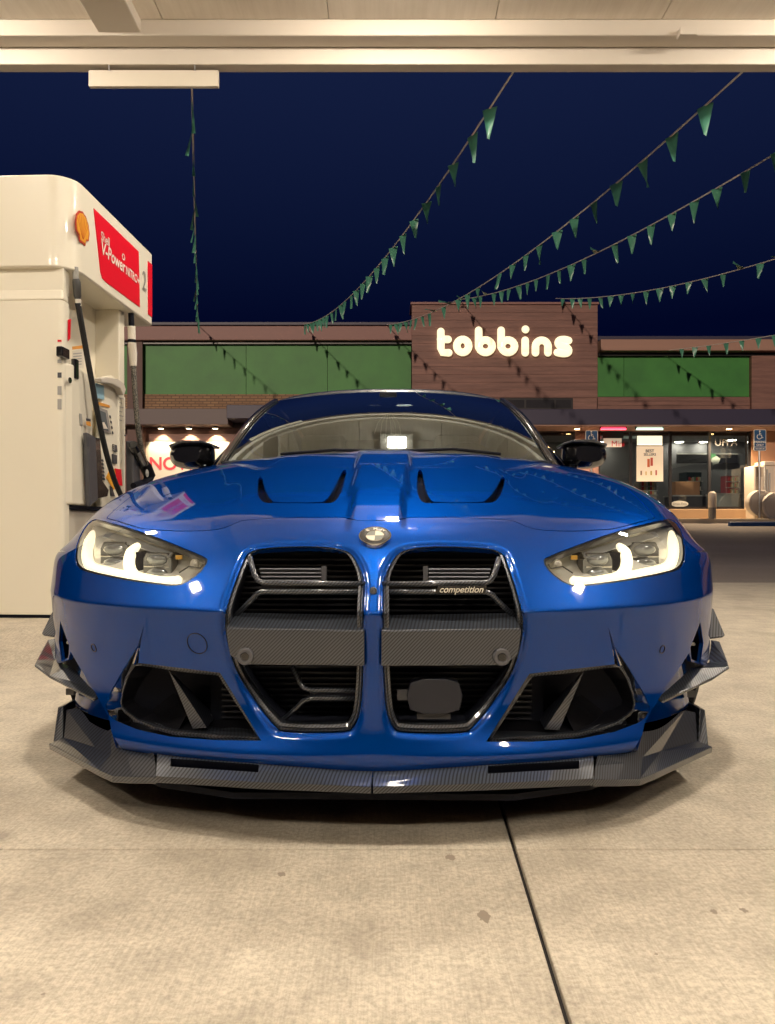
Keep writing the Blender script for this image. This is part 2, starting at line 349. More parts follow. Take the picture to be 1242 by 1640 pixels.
# ---- triangulate the right half in parameter space
SC = np.array([1.0, .7])
verts = []; edges = []
def addline(st, closed):
    k = len(verts); verts.extend([tuple(q) for q in np.asarray(st)*SC]); n = len(st)
    edges.extend([(k+i, k+(i+1) % n) for i in range(n if closed else n-1)])
cut = [(Kst, True), (Hst, True), (Ist, True), (Ast, True), (gapA, False), (gapB, False), (fline, False)]+[(v, True) for v in Vst]
for dd in (.004, .009, .016): cut.append((offset(Kst, -dd), True))
cut.append((np.concatenate([[[b6[0, 0]-.35, 0], [b6[0, 0]-.1, max(b6[0, 1]-.6, 0)]], b6, [[SMAX, b6[-1, 1]]]]), False))
for st, c in cut:
    st = np.clip(st, [0, 0], [SMAX, TMAX]); addline(st, c)
cp = np.concatenate([resample(st*SC, .04, c) for st, c in cut]); G = np.array([(a, b) for a in np.arange(0, SMAX+.01, .125) for b in np.arange(0, TMAX+.01, .14)])*SC
keep = np.ones(len(G), bool)
for i0 in range(0, len(G), 500):
    keep[i0:i0+500] = (((G[i0:i0+500, None]-cp[None])**2).sum(2).min(1) > .032**2)
border = (G[:, 0] < 1e-6) | (G[:, 0] > SMAX-.01) | (G[:, 1] < 1e-6) | (G[:, 1] > (TMAX-.01)*SC[1])
verts.extend([tuple(q) for q in G[keep | border]])
res = delaunay_2d_cdt([Vector(q) for q in verts], edges, [], 0, 1e-4)
V2 = np.array([tuple(q) for q in res[0]])/SC; FC = np.array([f for f in res[2] if len(f) == 3])
V2 = np.clip(V2, [0, 0], [SMAX, TMAX])
cen = V2[FC].mean(1)
inK, inH, inI, inA, inB = (inpoly(cen, p) for p in (Kst, Hst, Ist, Ast, Bst)); inV = np.zeros(len(cen), bool)
for v in Vst: inV |= inpoly(cen, v)
inHood, inGap = inpoly(cen, hoodP), inpoly(cen, gapP)
P3 = Sd(V2); N3 = normal(V2)
P3[V2[:, 0] < 1e-6, 0] = 0
ar = np.linalg.norm(np.cross(P3[FC[:, 1]]-P3[FC[:, 0]], P3[FC[:, 2]]-P3[FC[:, 0]]), axis=1); good = ar > 1e-10
def side_of_fline(c): return c[:, 1] > np.interp(c[:, 0], fline[:, 0], fline[:, 1])
wing = side_of_fline(cen) & (cen[:, 0] > fline[0, 0]-.15) & ~inHood & (cen[:, 1] > np.interp(cen[:, 0], [0, 10], [12, 9]))
upper = cen[:, 1] > 16.2
SEL = {'bonnet': inHood & ~inV, 'wing': ~inGap & ~inH & (wing | upper) & ~inA & ~inB,
       'bumper': ~inGap & ~inK & ~inH & ~inI & ~inA & ~inB & ~wing & ~upper, 'lens': inH & ~inGap, 'recess': inB & ~inI}
def patch(name, sel, m, parent, flange=.014, off=0.0, both=False, mirror=False, cull_center=True, **kw):
    """faces of one panel with analytic normals and a turned-in edge; both = mirrored across the centre line into one mesh"""
    f = FC[sel & good]; used = np.unique(f); idx = -np.ones(len(V2), int); idx[used] = np.arange(len(used))
    p = P3[used]+N3[used]*off; n = N3[used]; f = idx[f]
    cnt = {}
    for t in f:
        for a, b in ((t[0], t[1]), (t[1], t[2]), (t[2], t[0])): cnt[(a, b)] = 1
    bd = [(a, b) for (a, b) in cnt if (b, a) not in cnt]
    bd = [(a, b) for a, b in bd if not (abs(p[a, 0]) < 1e-5 and abs(p[b, 0]) < 1e-5)]
    vs = [tuple(q) for q in p]; ns = [tuple(q) for q in n]; fs = [tuple(int(i) for i in t) for t in f]
    if flange:
        mp = {}
        for a, b in bd:
            for q in (a, b):
                if q not in mp: mp[q] = len(vs); vs.append(tuple(p[q]-n[q]*flange)); ns.append(None)
        fl = [(int(b), int(a), mp[a], mp[b]) for a, b in bd]
    else: fl = []
    me = bpy.data.meshes.new(name); nv = len(vs)
    if both:
        vs2 = vs+[(-q[0], q[1], q[2]) for q in vs]; fs2 = fs+[tuple(i+nv for i in t[::-1]) for t in fs]; fl2 = fl+[tuple(i+nv for i in t[::-1]) for t in fl]
    elif mirror: vs2 = [(-q[0], q[1], q[2]) for q in vs]; fs2 = [t[::-1] for t in fs]; fl2 = [t[::-1] for t in fl]
    else: vs2, fs2, fl2 = vs, fs, fl
    me.from_pydata(vs2, [], fs2+fl2); me.update()
    sg = np.array([-1, 1, 1]); nl = []
    for k, poly in enumerate(me.polygons):
        poly.use_smooth = k < len(fs2)
        if k < len(fs2):
            for vi in poly.vertices:
                nn = np.array(ns[vi % nv]); nl.append(tuple(nn*sg) if (mirror or vi >= nv) else tuple(nn))
        else:
            for vi in poly.vertices: nl.append(tuple(poly.normal))
    me.normals_split_custom_set(nl)
    return link(name, me, m, parent, fixn=False, **kw)
BUMPER = patch('front_bumper', SEL['bumper'], PAINT, CAR, .010, both=True)
BONNET = patch('bonnet', SEL['bonnet'], PAINT, CAR, .014, both=True)
for mi in (0, 1):
    patch('front_wing', SEL['wing'], PAINT, CAR, .014, mirror=bool(mi))
    patch('bumper_recess', SEL['recess'], PAINT, BUMPER, 0, off=-.06, mirror=bool(mi))
def surf(px, py, off=0.0, tmin=0, tmax=TMAX):
    st = inv([(px, py)], tmin, tmax); return Vector(S0(st)[0]+normal0(st)[0]*off), Vector(normal0(st)[0])
def surfs(pts, off=0.0, tmin=0, tmax=TMAX):
    st = inv(pts, tmin, tmax); return [Vector(q) for q in S0(st)+normal0(st)*off]
# dark strip under the shut lines
gp = shut; rows_ = [S0(offset(gp, d, False))-normal0(gp)*.013 for d in (-.012, .012)]
pair('shut_line_seal', MB().loft([[Vector(q) for q in r] for r in rows_]), RUBBER, BONNET, smooth=True)
# bonnet vents: dark carbon tray under the U-shaped outlet
for v in Vst:
    c = v.mean(0); P = S0(v); N = normal0(v); low = [Vector(q) for q in P-N*.012]; lowc = Vector(S0(c[None])[0]-normal0(c[None])[0]*.014)
    o_ = MB(); rim = [Vector(q) for q in P-N*.001]; o_.loft([rim, low], closed=True)
    xs = [(668, 752), (812, 752), (812, 812), (664, 812)]; o_.add(surfs(xs, -.014, 15, TMAX), [(0, 1, 2, 3)])
    pair('bonnet_vent', o_, BLACK, BONNET)
# ---- kidney grilles
KID = [empty('kidney_grille', (0, 0, 0), parent=CAR), empty('kidney_grille', (0, 0, 0), parent=CAR)]
def ring_rows(st, specs):   # specs: (inset metres, push back metres)
    out = []
    for d, b in specs:
        q = offset(st, d) if d else st; P = Sd(q); out.append([Vector((p[0], p[1]+b, p[2])) for p in P])
    return out
mb = MB().loft(ring_rows(Kst, [(0, .004), (.0035, .000), (.0035, .012), (.006, .014), (.008, .010), (.0135, .014), (.015, .030), (.004, .075)]), closed=True)
for i in (0, 1): part('grille_frame', mb, CARBON, KID[i], mirror=bool(i), smooth='auto')
# black shroud behind the frame, narrowing to the radiator
mb = MB().loft(ring_rows(Kst, [(.004, .07), (-.01, .22)]), closed=True)
for i in (0, 1): part('grille_shroud', mb, DARK, KID[i], mirror=bool(i))
RAD = part('radiator', MB().box(-.40, .40, .235, .25, .15, .60), DARK, CAR)
rf = MB()
for k in range(30): z = .19+k*.0135; rf.box(-.37, .37, .222, .236, z, z+.004)
part('radiator_fins', rf, mat('fin_black', (.02,.02,.026), .45), RAD, kind='stuff')
for sgn in (0, 1):
    # upper active-flap slats
    for k in range(4):
        a, b = pl(687, 912+k*6.2, .13), pl(786-k*1.5, 912+k*6.2, .13); part('flap_slat', MB().tube([a, b], .0030, 6), mat('flap_grey', (.17, .18, .21), .35, .8), KID[sgn], mirror=bool(sgn))
    part('flap_bracket', MB().hexa([pl(678, 907, .12), pl(686, 907, .12), pl(686, 930, .12), pl(678, 930, .12)], [pl(678, 907, .14), pl(686, 907, .14), pl(686, 930, .14), pl(678, 930, .14)]), GREY, KID[sgn], mirror=bool(sgn), bevel=.001)
def bar(pts, r, flat=None): return MB().tube([pl(*p) for p in pts], r, 10)
up = [[(610,935,.062),(700,935,.055),(778,934,.066),(786,930,.07),(792,920,.074),(800,893,.086)], [(610,948,.058),(700,948,.05),(778,948,.062),(788,952,.068),(797,962,.074),(828,991,.09)]]
for p in up:
    for i in (0, 1): part('grille_bar', bar(p, .0062), CARBON, KID[i], mirror=bool(i), smooth=True)
for i in (0, 1): part('grille_bar_web', MB().hexa([pl(610,937,.06), pl(780,937,.062), pl(780,946,.06), pl(610,946,.058)], [pl(610,937,.085), pl(780,937,.085), pl(780,946,.085), pl(610,946,.085)]), BLACK, KID[i], mirror=bool(i))
lowb = [[(620,1106,.075),(700,1106,.075),(712,1103,.08),(718,1095,.084),(732,1066,.09)], [(620,1119,.072),(700,1119,.072),(712,1123,.076),(722,1133,.08),(748,1156,.09)]]
for p in lowb: part('grille_bar', bar(p, .006), CARBON, KID[1], mirror=True, smooth=True)
part('grille_bar_web', MB().hexa([pl(620,1108,.075), pl(702,1108,.075), pl(702,1117,.073), pl(620,1117,.073)], [pl(620,1108,.1), pl(702,1108,.1), pl(702,1117,.1), pl(620,1117,.1)]), BLACK, KID[1], mirror=True)
# bottom sill of each grille
for i in (0, 1): part('grille_sill', MB().hexa([pl(642,1168,.034), pl(748,1168,.046), pl(746,1171,.046), pl(642,1171,.034)], [pl(642,1160,.085), pl(750,1160,.095), pl(748,1171,.095), pl(642,1171,.085)]), CARBON, KID[i], mirror=bool(i))
# carbon crossbar (front face + sloping top), one half per grille
fv = (.004, .030); tv = (.075, .10)
A0, A1, A2, A3 = pl(611,1010,fv[0]), pl(835,1007,fv[1]), pl(806,1066,fv[1]), pl(611,1067,fv[0])
A1b, A2b = pl(836,1012,fv[1]), pl(830,1050,fv[1])
T0, T1 = pl(611,984,tv[0]), pl(823,981,tv[1])
D0, D2 = A3+Vector((0,.07,0)), A2+Vector((0,.07,0))
mb = MB().add([A0, A1, A1b, A2b, A2, A3, T0, T1, D0, D2], [(5,4,3,2,1,0), (0,1,7,6), (5,8,9,4), (6,7,9,8), (1,2,7), (2,3,9,7), (3,4,9), (0,6,8,5)])
XB = [part('carbon_crossbar', mb, CARBON, KID[i], mirror=bool(i), bevel=.0035) for i in (0, 1)]
for i in (0, 1):
    c = pl(804, 1052.5, .024); M = frame(c, (1,0,0), (0,0,1))
    part('sensor_ring', MB().lathe([(.0, .001), (.0085, .001), (.010, .006), (.0165, .006), (.0185, .002), (.0185, -.02)], M, 28), ALU if False else GREY, XB[i], mirror=bool(i), smooth='auto')
    part('sensor_face', MB().lathe([(0, .0035), (.0078, .0035), (.0082, .0)], M, 24), BLACK, XB[i], mirror=bool(i), smooth='auto')
# radar unit behind the right grille
r_px = chaikin([(660,1087.5),(733,1087.5),(741,1112),(741,1118),(735,1143.5),(659,1143.5),(652,1118),(652,1112)], 1)
c_ = [pl(q[0], q[1], .055) for q in r_px]; RADAR = part('radar_sensor', MB().prism(c_, (0, .03, 0)), mat('satin_black_plastic', (.018, .021, .034), .42), KID[0], bevel=.002)
part('radar_bracket', MB().hexa([pl(636,1104,.075), pl(654,1104,.075), pl(654,1122,.075), pl(636,1122,.075)], [pl(636,1104,.1), pl(654,1104,.1), pl(654,1122,.1), pl(636,1122,.1)]).box(*[q for a in [(pl(668,1140,.07).x, pl(722,1140,.07).x), (.07, .10), (pl(668,1152,.07).z, pl(668,1142,.07).z)] for q in a]), GREY, KID[0], bevel=.002)
# competition badge
o = pl(697, 951, .044); e_ = pl(780, 951, .052); xa = (e_-o); M = frame((o+e_)/2+Vector((0, -.001, .0085)), xa, (0, 0, 1)); wd = xa.length
bm_ = MB(); h2 = .0088
bm_.prism([M @ Vector((-wd/2, -h2, 0)), M @ Vector((wd/2-.004, -h2, 0)), M @ Vector((wd/2, h2, 0)), M @ Vector((-wd/2+.006, h2, 0))], M.to_3x3() @ Vector((0, 0, -.006)))
BADGE = part('grille_badge', bm_, BLACK, KID[0], bevel=.0008)
text_obj('badge_lettering', 'competition', .0195, CREAM, M @ Matrix.Translation((0, .0005, .0009)), BADGE, extrude=.0006, shear=.35, bold=.0002)
# ---- roundel
c, n = surf(599.5, 861.5, .004, 11, 18); c.x = 0; n.x = 0; n.normalize(); M = frame(c, (1,0,0), Vector((0,0,1)).cross(n).cross(n)*-1 if False else n.cross(Vector((1,0,0))))
if (M.to_3x3() @ Vector((0,0,1))).dot(n) < 0: M = frame(c, (1,0,0), Vector((1,0,0)).cross(n)*-1)
ROUND = empty('roundel', (0,0,0), parent=CAR); rr = .0375
part('roundel_disc', MB().lathe([(0, .0022), (.83*rr, .0022), (.93*rr, .0015), (.93*rr, -.012)], M, 48), mat('roundel_black', (.02,.02,.022), .3, 0, .5), ROUND, smooth='auto')
part('roundel_rim', MB().lathe([(.90*rr, .001), (.93*rr, .0036), (.985*rr, .0036), (1.0*rr, .001), (1.0*rr, -.014)], M, 48), CHROME, ROUND, smooth='auto')
part('roundel_ring', MB().lathe([(.555*rr, .002), (.575*rr, .0038), (.60*rr, .0038), (.62*rr, .002)], M, 48), CHROME, ROUND, smooth='auto')
for q in range(4):
    pts = [Vector((0, 0, .003))]+[Vector((.555*rr*math.cos(a), .555*rr*math.sin(a), .003)) for a in np.linspace(q*math.pi/2+.02, (q+1)*math.pi/2-.02, 12)]
    part('roundel_quadrant', MB().add([M @ p for p in pts], [tuple(range(len(pts)))]), mat('roundel_cream', (.78,.70,.55), .3, 0, .5) if q % 2 == 0 else mat('roundel_blue', (.18,.19,.17), .3, 0, .5), ROUND)
for ch, ang in (('B', 38), ('M', 0), ('W', -38)):
    Mt = M @ Matrix.Rotation(R(ang), 4, 'Z') @ Matrix.Translation((0, .765*rr, .0028)); text_obj('roundel_letter', ch, .0135, CREAM, Mt, ROUND, extrude=.0003, bold=.0003)
# front camera in the bridge between the grilles
c, n = surf(595.5, 947, .002, 2, 14); c.x = 0; M = frame(c, (1,0,0), (0,0,1))
part('front_camera', MB().lathe([(0, .006), (.0035, .006), (.0045, .003), (.0065, .004), (.008, .001), (.008, -.012)], M, 20), GREY, CAR, smooth='auto')
# ---- headlamps
RIM = mat('lamp_rim_black', (.012,.012,.014), .3, 0, .5)
for mi in (0, 1):
    HL = empty('headlamp', (0,0,0), parent=CAR)
    patch('lamp_lens', SEL['lens'], LENS, HL, 0, off=-.002, mirror=bool(mi))
    P = S0(Hst); N = normal0(Hst); back = lambda st, d: [Vector(q) for q in S0(st)-normal0(st)*d]
    ins = offset(Hst, .0065)
    part('lamp_rim', MB().loft([back(Hst, .003), back(ins, .003), back(ins, .02)], closed=True), RIM, HL, mirror=bool(mi), smooth='auto')
    ins2 = offset(Hst, .002); hb = [Vector((q[0]*.985, q[1]+.075, q[2])) for q in S0(offset(Hst, .012))]
    cc = sum(hb, Vector())/len(hb); o_ = MB().loft([back(ins2, .012), hb], closed=True); k = len(o_.v); o_.v.append(tuple(cc)); nh = len(hb); o_.f += [(k-nh+i, k-nh+(i+1) % nh, k) for i in range(nh)]
    HOUS = part('lamp_housing', o_, LAMPIN, HL, mirror=bool(mi), smooth='auto')
    def hp(px, py, d): return surfs([(px, py)], -d, 8, 18)[0]
    # two glowing hooks
    for path in ([(1084,843),(1088,862),(1089,880),(1085,897),(1074,905),(1050,909),(1024,915),(1012,917)], [(996,861),(1008,872),(1013,888),(1010,905),(1000,917),(975,922),(948,926),(930,924),(922,916)]):
        pth = [hp(q[0], q[1], .022) for q in chaikin(path, 2, False)]
        nn_ = len(pth); rr_ = [.0140*(.35+.65*min(1, 6*min(k_+.3, nn_-1-k_+.3)/nn_)) for k_ in range(nn_)]; part('daytime_lamp', MB().tube(pth, rr_, 12), DRL, HL, mirror=bool(mi), smooth=True)
    # two projector modules, each an upper and lower lens with a bright divider
    for (cx_, cy_, r_) in ((1050, 868, .037), (972, 884, .034)):
        c = hp(cx_, cy_, .050); M = frame(c, (1, .35, 0), (0, 0, 1))
        oct_ = [(-1.15, -.55), (-.85, -.95), (.85, -.95), (1.1, -.5), (1.1, .5), (.85, .95), (-.8, .95), (-1.15, .55)]
        PM = part('projector_bezel', MB().prism([M @ Vector((a*r_*1.08, b*r_*1.05, .004)) for a, b in oct_], M.to_3x3() @ Vector((0, 0, -.03))), mat('projector_black', (.10,.10,.105), .18, .6, .5), HL, mirror=bool(mi), bevel=.003)
        for sg in (1, -1):
            Ml = M @ Matrix.Translation((0, sg*r_*.47, .002)) @ Matrix.Diagonal((1.7, .78, 1, 1))
            part('projector_lens', MB().lathe([(0, .016), (.25*r_, .0145), (.42*r_, .010), (.52*r_, .003), (.54*r_, 0)], Ml, 24), mat('projector_glass', (.22,.23,.24), .05, .4, 1.0), PM, mirror=bool(mi), smooth=True)
        a, b = M @ Vector((-1.05*r_, 0, .006)), M @ Vector((1.05*r_, 0, .006)); part('divider_strip', MB().tube([a, b], .0022, 6), CHROME, PM, mirror=bool(mi))
    c = hp(923, 886, .014); part('side_marker', MB().box(c.x-.007, c.x+.008, c.y-.004, c.y+.004, c.z-.005, c.z+.005), mat('amber', (.75,.42,.06), .3), HL, mirror=bool(mi), bevel=.001)
    c = hp(898, 896, .016); part('inner_marker', MB().lathe([(0, .006), (.006, .004), (.0085, 0), (.010, .001), (.011, -.006)], frame(c, (1,.2,0), (0,0,1)), 18), CREAM, HL, mirror=bool(mi), smooth='auto')
    a = hp(905, 902, .012); b = hp(885, 906, .010); part('trim_line', MB().tube([hp(880,900,.008), b, a, hp(922,912,.014)], .0016, 6), RIM, HL, mirror=bool(mi))
    ft = [hp(q[0], q[1], .03) for q in [(940,870),(1000,850),(1058,837),(1066,846),(1010,860),(945,880)]]
    part('upper_blade', MB().add(ft, [(0,1,4,5),(1,2,3,4)]), mat('lamp_blade_silver', (.42,.42,.42), .28, .5), HL, mirror=bool(mi), solid=.003)
# ---- lower side intakes
INT = [empty('side_intake', (0,0,0), parent=CAR), empty('side_intake', (0,0,0), parent=CAR)]
iw = [.10, .12, .145, .18, .19, .195, .20, .21, .225, .235, .235, .225, .205, .18, .15, .12]
def lerp_closed(px, vals, step=5):
    out, vv = [], []; n = len(px)
    for i in range(n):
        a, b = np.array(px[i], float), np.array(px[(i+1) % n], float); k = max(1, int(round(np.linalg.norm(np.array(I_px[(i+1) % n], float)-np.array(I_px[i], float))/step)))
        for j in range(k): out.append(a+(b-a)*j/k); vv.append(vals[i]+(vals[(i+1) % n]-vals[i])*j/k)
    return out, vv
o_px, _v = lerp_closed(I_px, iw); i_px, vv = lerp_closed(I_in, iw)
so = surfs(o_px, -.004, 1.5, 10); base = S0(inv(o_px, 1.5, 10)); inner = [pl(q[0], q[1], d) for q, d in zip(i_px, vv)]
for i in (0, 1): part('intake_flange', MB().loft([so, [p.lerp(q, .5) for p, q in zip(so, inner)], inner], closed=True), PAINT, INT[i], mirror=bool(i), smooth='auto')
I_tr = [(784,1184.5),(850,1081.5),(920,1073.5),(985,1066.5),(994,1067),(1001,1076),(1008,1089),(1015,1110),(1018,1128),(1016,1136),(1008,1145),(990,1158),(960,1169),(925,1177),(850,1183)]
I_tv = [.10, .12, .145, .18, .195, .20, .21, .225, .235, .235, .225, .205, .18, .15, .12]
tr_ = [(a[0], a[1], v) for a, v in zip(I_tr, I_tv)]; inner = [pl(*q) for q in resample(tr_, 5)]
cI = sum(inner, Vector())/len(inner); ring2 = [p+(cI-p)*.02+Vector((0, .004, 0)) for p in inner]; deep = [Vector((cI.x+(p.x-cI.x)*.72-.05, .42, cI.z+(p.z-cI.z)*.55)) for p in inner]
trim = [p+(cI-p).normalized()*.005+Vector((0,-.001,0)) for p in inner]
for i in (0, 1):
    part('intake_trim', MB().loft([inner, trim, [q+Vector((0,.015,0)) for q in trim]], closed=True), CARBON, INT[i], mirror=bool(i), smooth='auto')
    part('intake_duct', MB().loft([inner, ring2, deep], closed=True), mat('carbon_duct', (.006,.006,.009), .5, spec=.25), INT[i], mirror=bool(i))
    k = len(deep); part('intake_mesh_back', MB().add(deep, [tuple(range(k))]), DARK, INT[i], mirror=bool(i))
    # carbon floor and the slanted vane
    fl_ = [pl(786,1184,.085), pl(925,1176,.16), pl(962,1167,.20), pl(1008,1143,.27), pl(1000,1135,.36), pl(900,1142,.36), pl(816,1150,.30)]
    part('intake_floor', MB().add(fl_, [tuple(range(len(fl_)))]), CARBON, INT[i], mirror=bool(i), solid=.004)
    va, vb, vc, vd = pl(937,1072,.155), pl(872,1168,.145), pl(896,1170,.150), pl(900,1120,.26)
    part('intake_vane', MB().add([va, vb, vc, vd, pl(862,1150,.26)], [(0,1,2),(0,2,3),(0,4,1),(0,3,4),(1,4,3,2)]), CARBON, INT[i], mirror=bool(i), bevel=.001)
# ---- air curtain slot with its strut
for i in (0, 1):
    P = S0(Ast); A2 = offset(Ast, .0015 if ccw(Ast) else -.0015); b1 = [Vector(q) for q in S0(A2)-normal0(A2)*.0015]; b2 = [Vector((q[0]-.03, q[1]+.10, q[2])) for q in P]; k = len(b2)
    AC = part('air_curtain', MB().loft([b1, b2], closed=True).add(b2, [tuple(range(k))]), DARK, CAR, mirror=bool(i))
    a = surfs([(1108,1033),(1124,1034)], -.02, 2, 11); part('air_curtain_strut', MB().tube([a[0], a[1]], .005, 6), LGREY, AC, mirror=bool(i))
# tow eye cover and parking sensors in the bumper face
def ring_on(px, py, r, w_, m, name, mirror=False, tmin=4, tmax=11, disc=False, parent=None):
    c, n = surf(px, py, .0010, tmin, tmax); xa = Vector((0,0,1)).cross(n); M = frame(c, xa, n.cross(xa))
    pr = [(r-w_, -.006), (r-w_, .0004), (r, .0004), (r, -.006)]; return part(name, MB().lathe(pr, M, 40), m, parent or BUMPER, mirror=mirror, smooth='auto')
ring_on(885, 1032, .0255, .0018, mat('dark_seam', (.002,.004,.02), .5), 'tow_cover_seam', True)
for i in (0, 1): ring_on(1061, 1040, .0105, .0022, mat('dark_seam', (.002,.004,.02), .5), 'parking_sensor', bool(i))
# ---- splitter
SPL = empty('front_splitter', (0,0,0), parent=CAR)
sx_ = [598, 640, 690, 740, 775, 782, 830, 880, 928, 935, 951]
def ip(tab, x): return float(np.interp(x, [a for a, b in tab], [b for a, b in tab]))
inn = [(598,1227),(758,1223),(850,1217),(957,1210)]; frt = [(598,1260),(773,1255),(860,1251),(951,1247)]; bot = [(598,1271),(788,1267.5),(860,1265),(951,1261)]
vin = [(598,.03),(700,.034),(780,.042),(860,.066),(955,.105)]; vfr = [(598,-.035),(700,-.03),(780,-.018),(860,.008),(951,.052)]
def srow(tab, vt, fr=None):
    return [pl(x, ip(tab, x), ip(vt, x)) for x in sx_]
r_in, r_fr = srow(inn, vin), srow(frt, vfr); r_bt = [Vector((p.x, p.y+.004, p.z-.0155)) for p in r_fr]
r_bk = [Vector((p.x, p.y+.05, p.z-.03)) for p in r_in]
def lp(a, b, t): return [p.lerp(q, t) for p, q in zip(a, b)]
r1, r2 = [p+Vector((0,0,.004)) for p in lp(r_in, r_fr, .26)], [p+Vector((0,0,.001)) for p in lp(r_in, r_fr, .56)]
o_ = MB(); n = len(sx_); rws = [r_in, r1, r2, r_fr, r_bt, r_bk]
allv = [q for r in rws for q in r]; fs = [(i*n+k, i*n+k+1, (i+1)*n+k+1, (i+1)*n+k) for i in range(5) for k in range(n-1) if not (i == 1 and 5 <= k <= 7)]
k = len(allv); o_.add(allv, fs)
sp1 = part('splitter_blade', o_, CARBON, SPL, smooth='auto'); sp2 = part('splitter_blade', o_, CARBON, SPL, mirror=True, smooth='auto')
slot = [r1[5], r1[8], r2[8], r2[5]]; mb = MB().loft([slot, [q+Vector((0, .006, -.02)) for q in slot]], closed=True); lo = [q+Vector((0, .006, -.02)) for q in slot]; mb.add(lo, [(0,1,2,3)])
pair('splitter_slot', mb, DARK, None, parents=(sp1, sp2))
# splitter corners
a_ = [pl(957,1211,.105), pl(1000,1184,.19), pl(1035,1157,.28), pl(1097,1138,.41), pl(1114,1141,.44)]
m_ = [pl(954,1226,.09), pl(1000,1222,.13), pl(1030,1212,.18), pl(1060,1202,.26), pl(1117,1187,.40)]
e_ = [pl(951,1248.5,.053), pl(990,1248.5,.082), pl(1026,1247.5,.118), pl(1050,1238,.160), pl(1141,1196,.385)]
b_ = [Vector((p.x, p.y+.003, p.z-.0165)) for p in e_]; bk_ = [Vector((p.x*.95, p.y+.08, .085)) for p in a_]
mb = MB().loft([a_, m_, e_, b_, bk_])
pair('splitter_corner', mb, CARBON, SPL, bevel=.0018)
pair('bumper_skirt', MB().loft([[p+Vector((-.004, .004, -.01)) for p in a_], [p+Vector((-.03, .05, .02)) for p in a_], [p+Vector((-.06, .10, .09)) for p in a_]]), BLACK, SPL, smooth=True)
pair('splitter_endplate', MB().hexa([pl(1121,1135,.46), pl(1130,1137,.47), pl(1136,1200,.40), pl(1118,1197,.40)], [pl(1121,1135,.46)+Vector((0,.17,0)), pl(1130,1137,.47)+Vector((0,.17,0)), pl(1136,1200,.40)+Vector((0,.22,0)), pl(1118,1197,.40)+Vector((0,.22,0))]), CARBON, SPL, bevel=.003)
# ---- canards
pair('canard', MB().add([pl(1053,1119,.26), pl(1062,1125,.25), pl(1110,1103,.33), pl(1142,1088,.40), pl(1168,1070,.47), pl(1166,1062,.52), pl(1136,1062,.55), pl(1106,1072,.43), pl(1071,1104,.32), pl(1153,1029,.68), pl(1139,1026,.68)],
     [(0,1,2,8), (2,3,7,8), (3,4,5,6,7), (5,9,10,6)]), CARBON, CAR, solid=.007, bevel=.0025)
pair('canard', MB().add([pl(1133,973,.74), pl(1143,976,.74), pl(1161,1018,.64), pl(1158,1020,.63), pl(1133,1023,.63)], [(0,1,2,3,4)]), CARBON, CAR, solid=.007, bevel=.0025)
pair('canard_bracket', MB().hexa([pl(1101,1106,.45), pl(1116,1106,.45), pl(1116,1117,.45), pl(1101,1117,.45)], [pl(1101,1106,.5), pl(1116,1106,.5), pl(1116,1117,.5), pl(1101,1117,.5)]), GREY, CAR, bevel=.002)
# ---- underside, wheels, wheel housings
uo = [(-.30,.03),(.30,.03),(.48,.10),(.58,.20),(.68,.46),(.68,4.5),(-.68,4.5),(-.68,.46),(-.58,.20),(-.48,.10)]; part('undertray', MB().prism([(a, b, .078) for a, b in uo], (0,0,.014)), DARK, CAR)  # dark plate added to block light beneath the car
part('engine_bay', MB().box(-.60, .60, .27, 1.2, .14, .60), DARK, CAR)
def wheel(x, v):
    WH = empty('wheel', (0,0,0), parent=CAR); s = 1 if x > 0 else -1; Mw = Matrix.Translation((x, v, .338)) @ Matrix.Rotation(s*math.pi/2, 4, 'Y')
    part('tyre', MB().lathe([(.235, -.10), (.255, -.128), (.318, -.137), (.338, -.115), (.338, .115), (.318, .137), (.255, .128), (.235, .10)], Mw, 48), RUBBER, WH, smooth='auto')
    rim = MB().lathe([(.245, -.12), (.235, -.08), (.215, -.07), (.215, .08), (.236, .10), (.248, .125)], Mw, 48)
    for k in range(10):
        a = 2*math.pi*k/10; d = Vector((math.cos(a), math.sin(a), 0)); t = Vector((-d.y, d.x, 0))
        rim.hexa([Mw @ (d*.04-t*.012+Vector((0,0,.07))), Mw @ (d*.04+t*.012+Vector((0,0,.07))), Mw @ (d*.238+t*.016+Vector((0,0,.10))), Mw @ (d*.238-t*.016+Vector((0,0,.10)))],
                 [Mw @ (d*.04-t*.012+Vector((0,0,.095))), Mw @ (d*.04+t*.012+Vector((0,0,.095))), Mw @ (d*.238+t*.010+Vector((0,0,.122))), Mw @ (d*.238-t*.010+Vector((0,0,.122)))])
    rim.lathe([(0, .10), (.05, .10), (.055, .06)], Mw, 20); part('rim', rim, BLACK, WH, smooth='auto')
    part('brake_disc', MB().lathe([(0, .02), (.19, .02), (.19, -.01), (0, -.01)], Mw, 36), ALU, WH, smooth='auto')
for x, v in ((.80, .95), (-.80, .95), (.79, 3.80), (-.79, 3.80)): wheel(x, v)
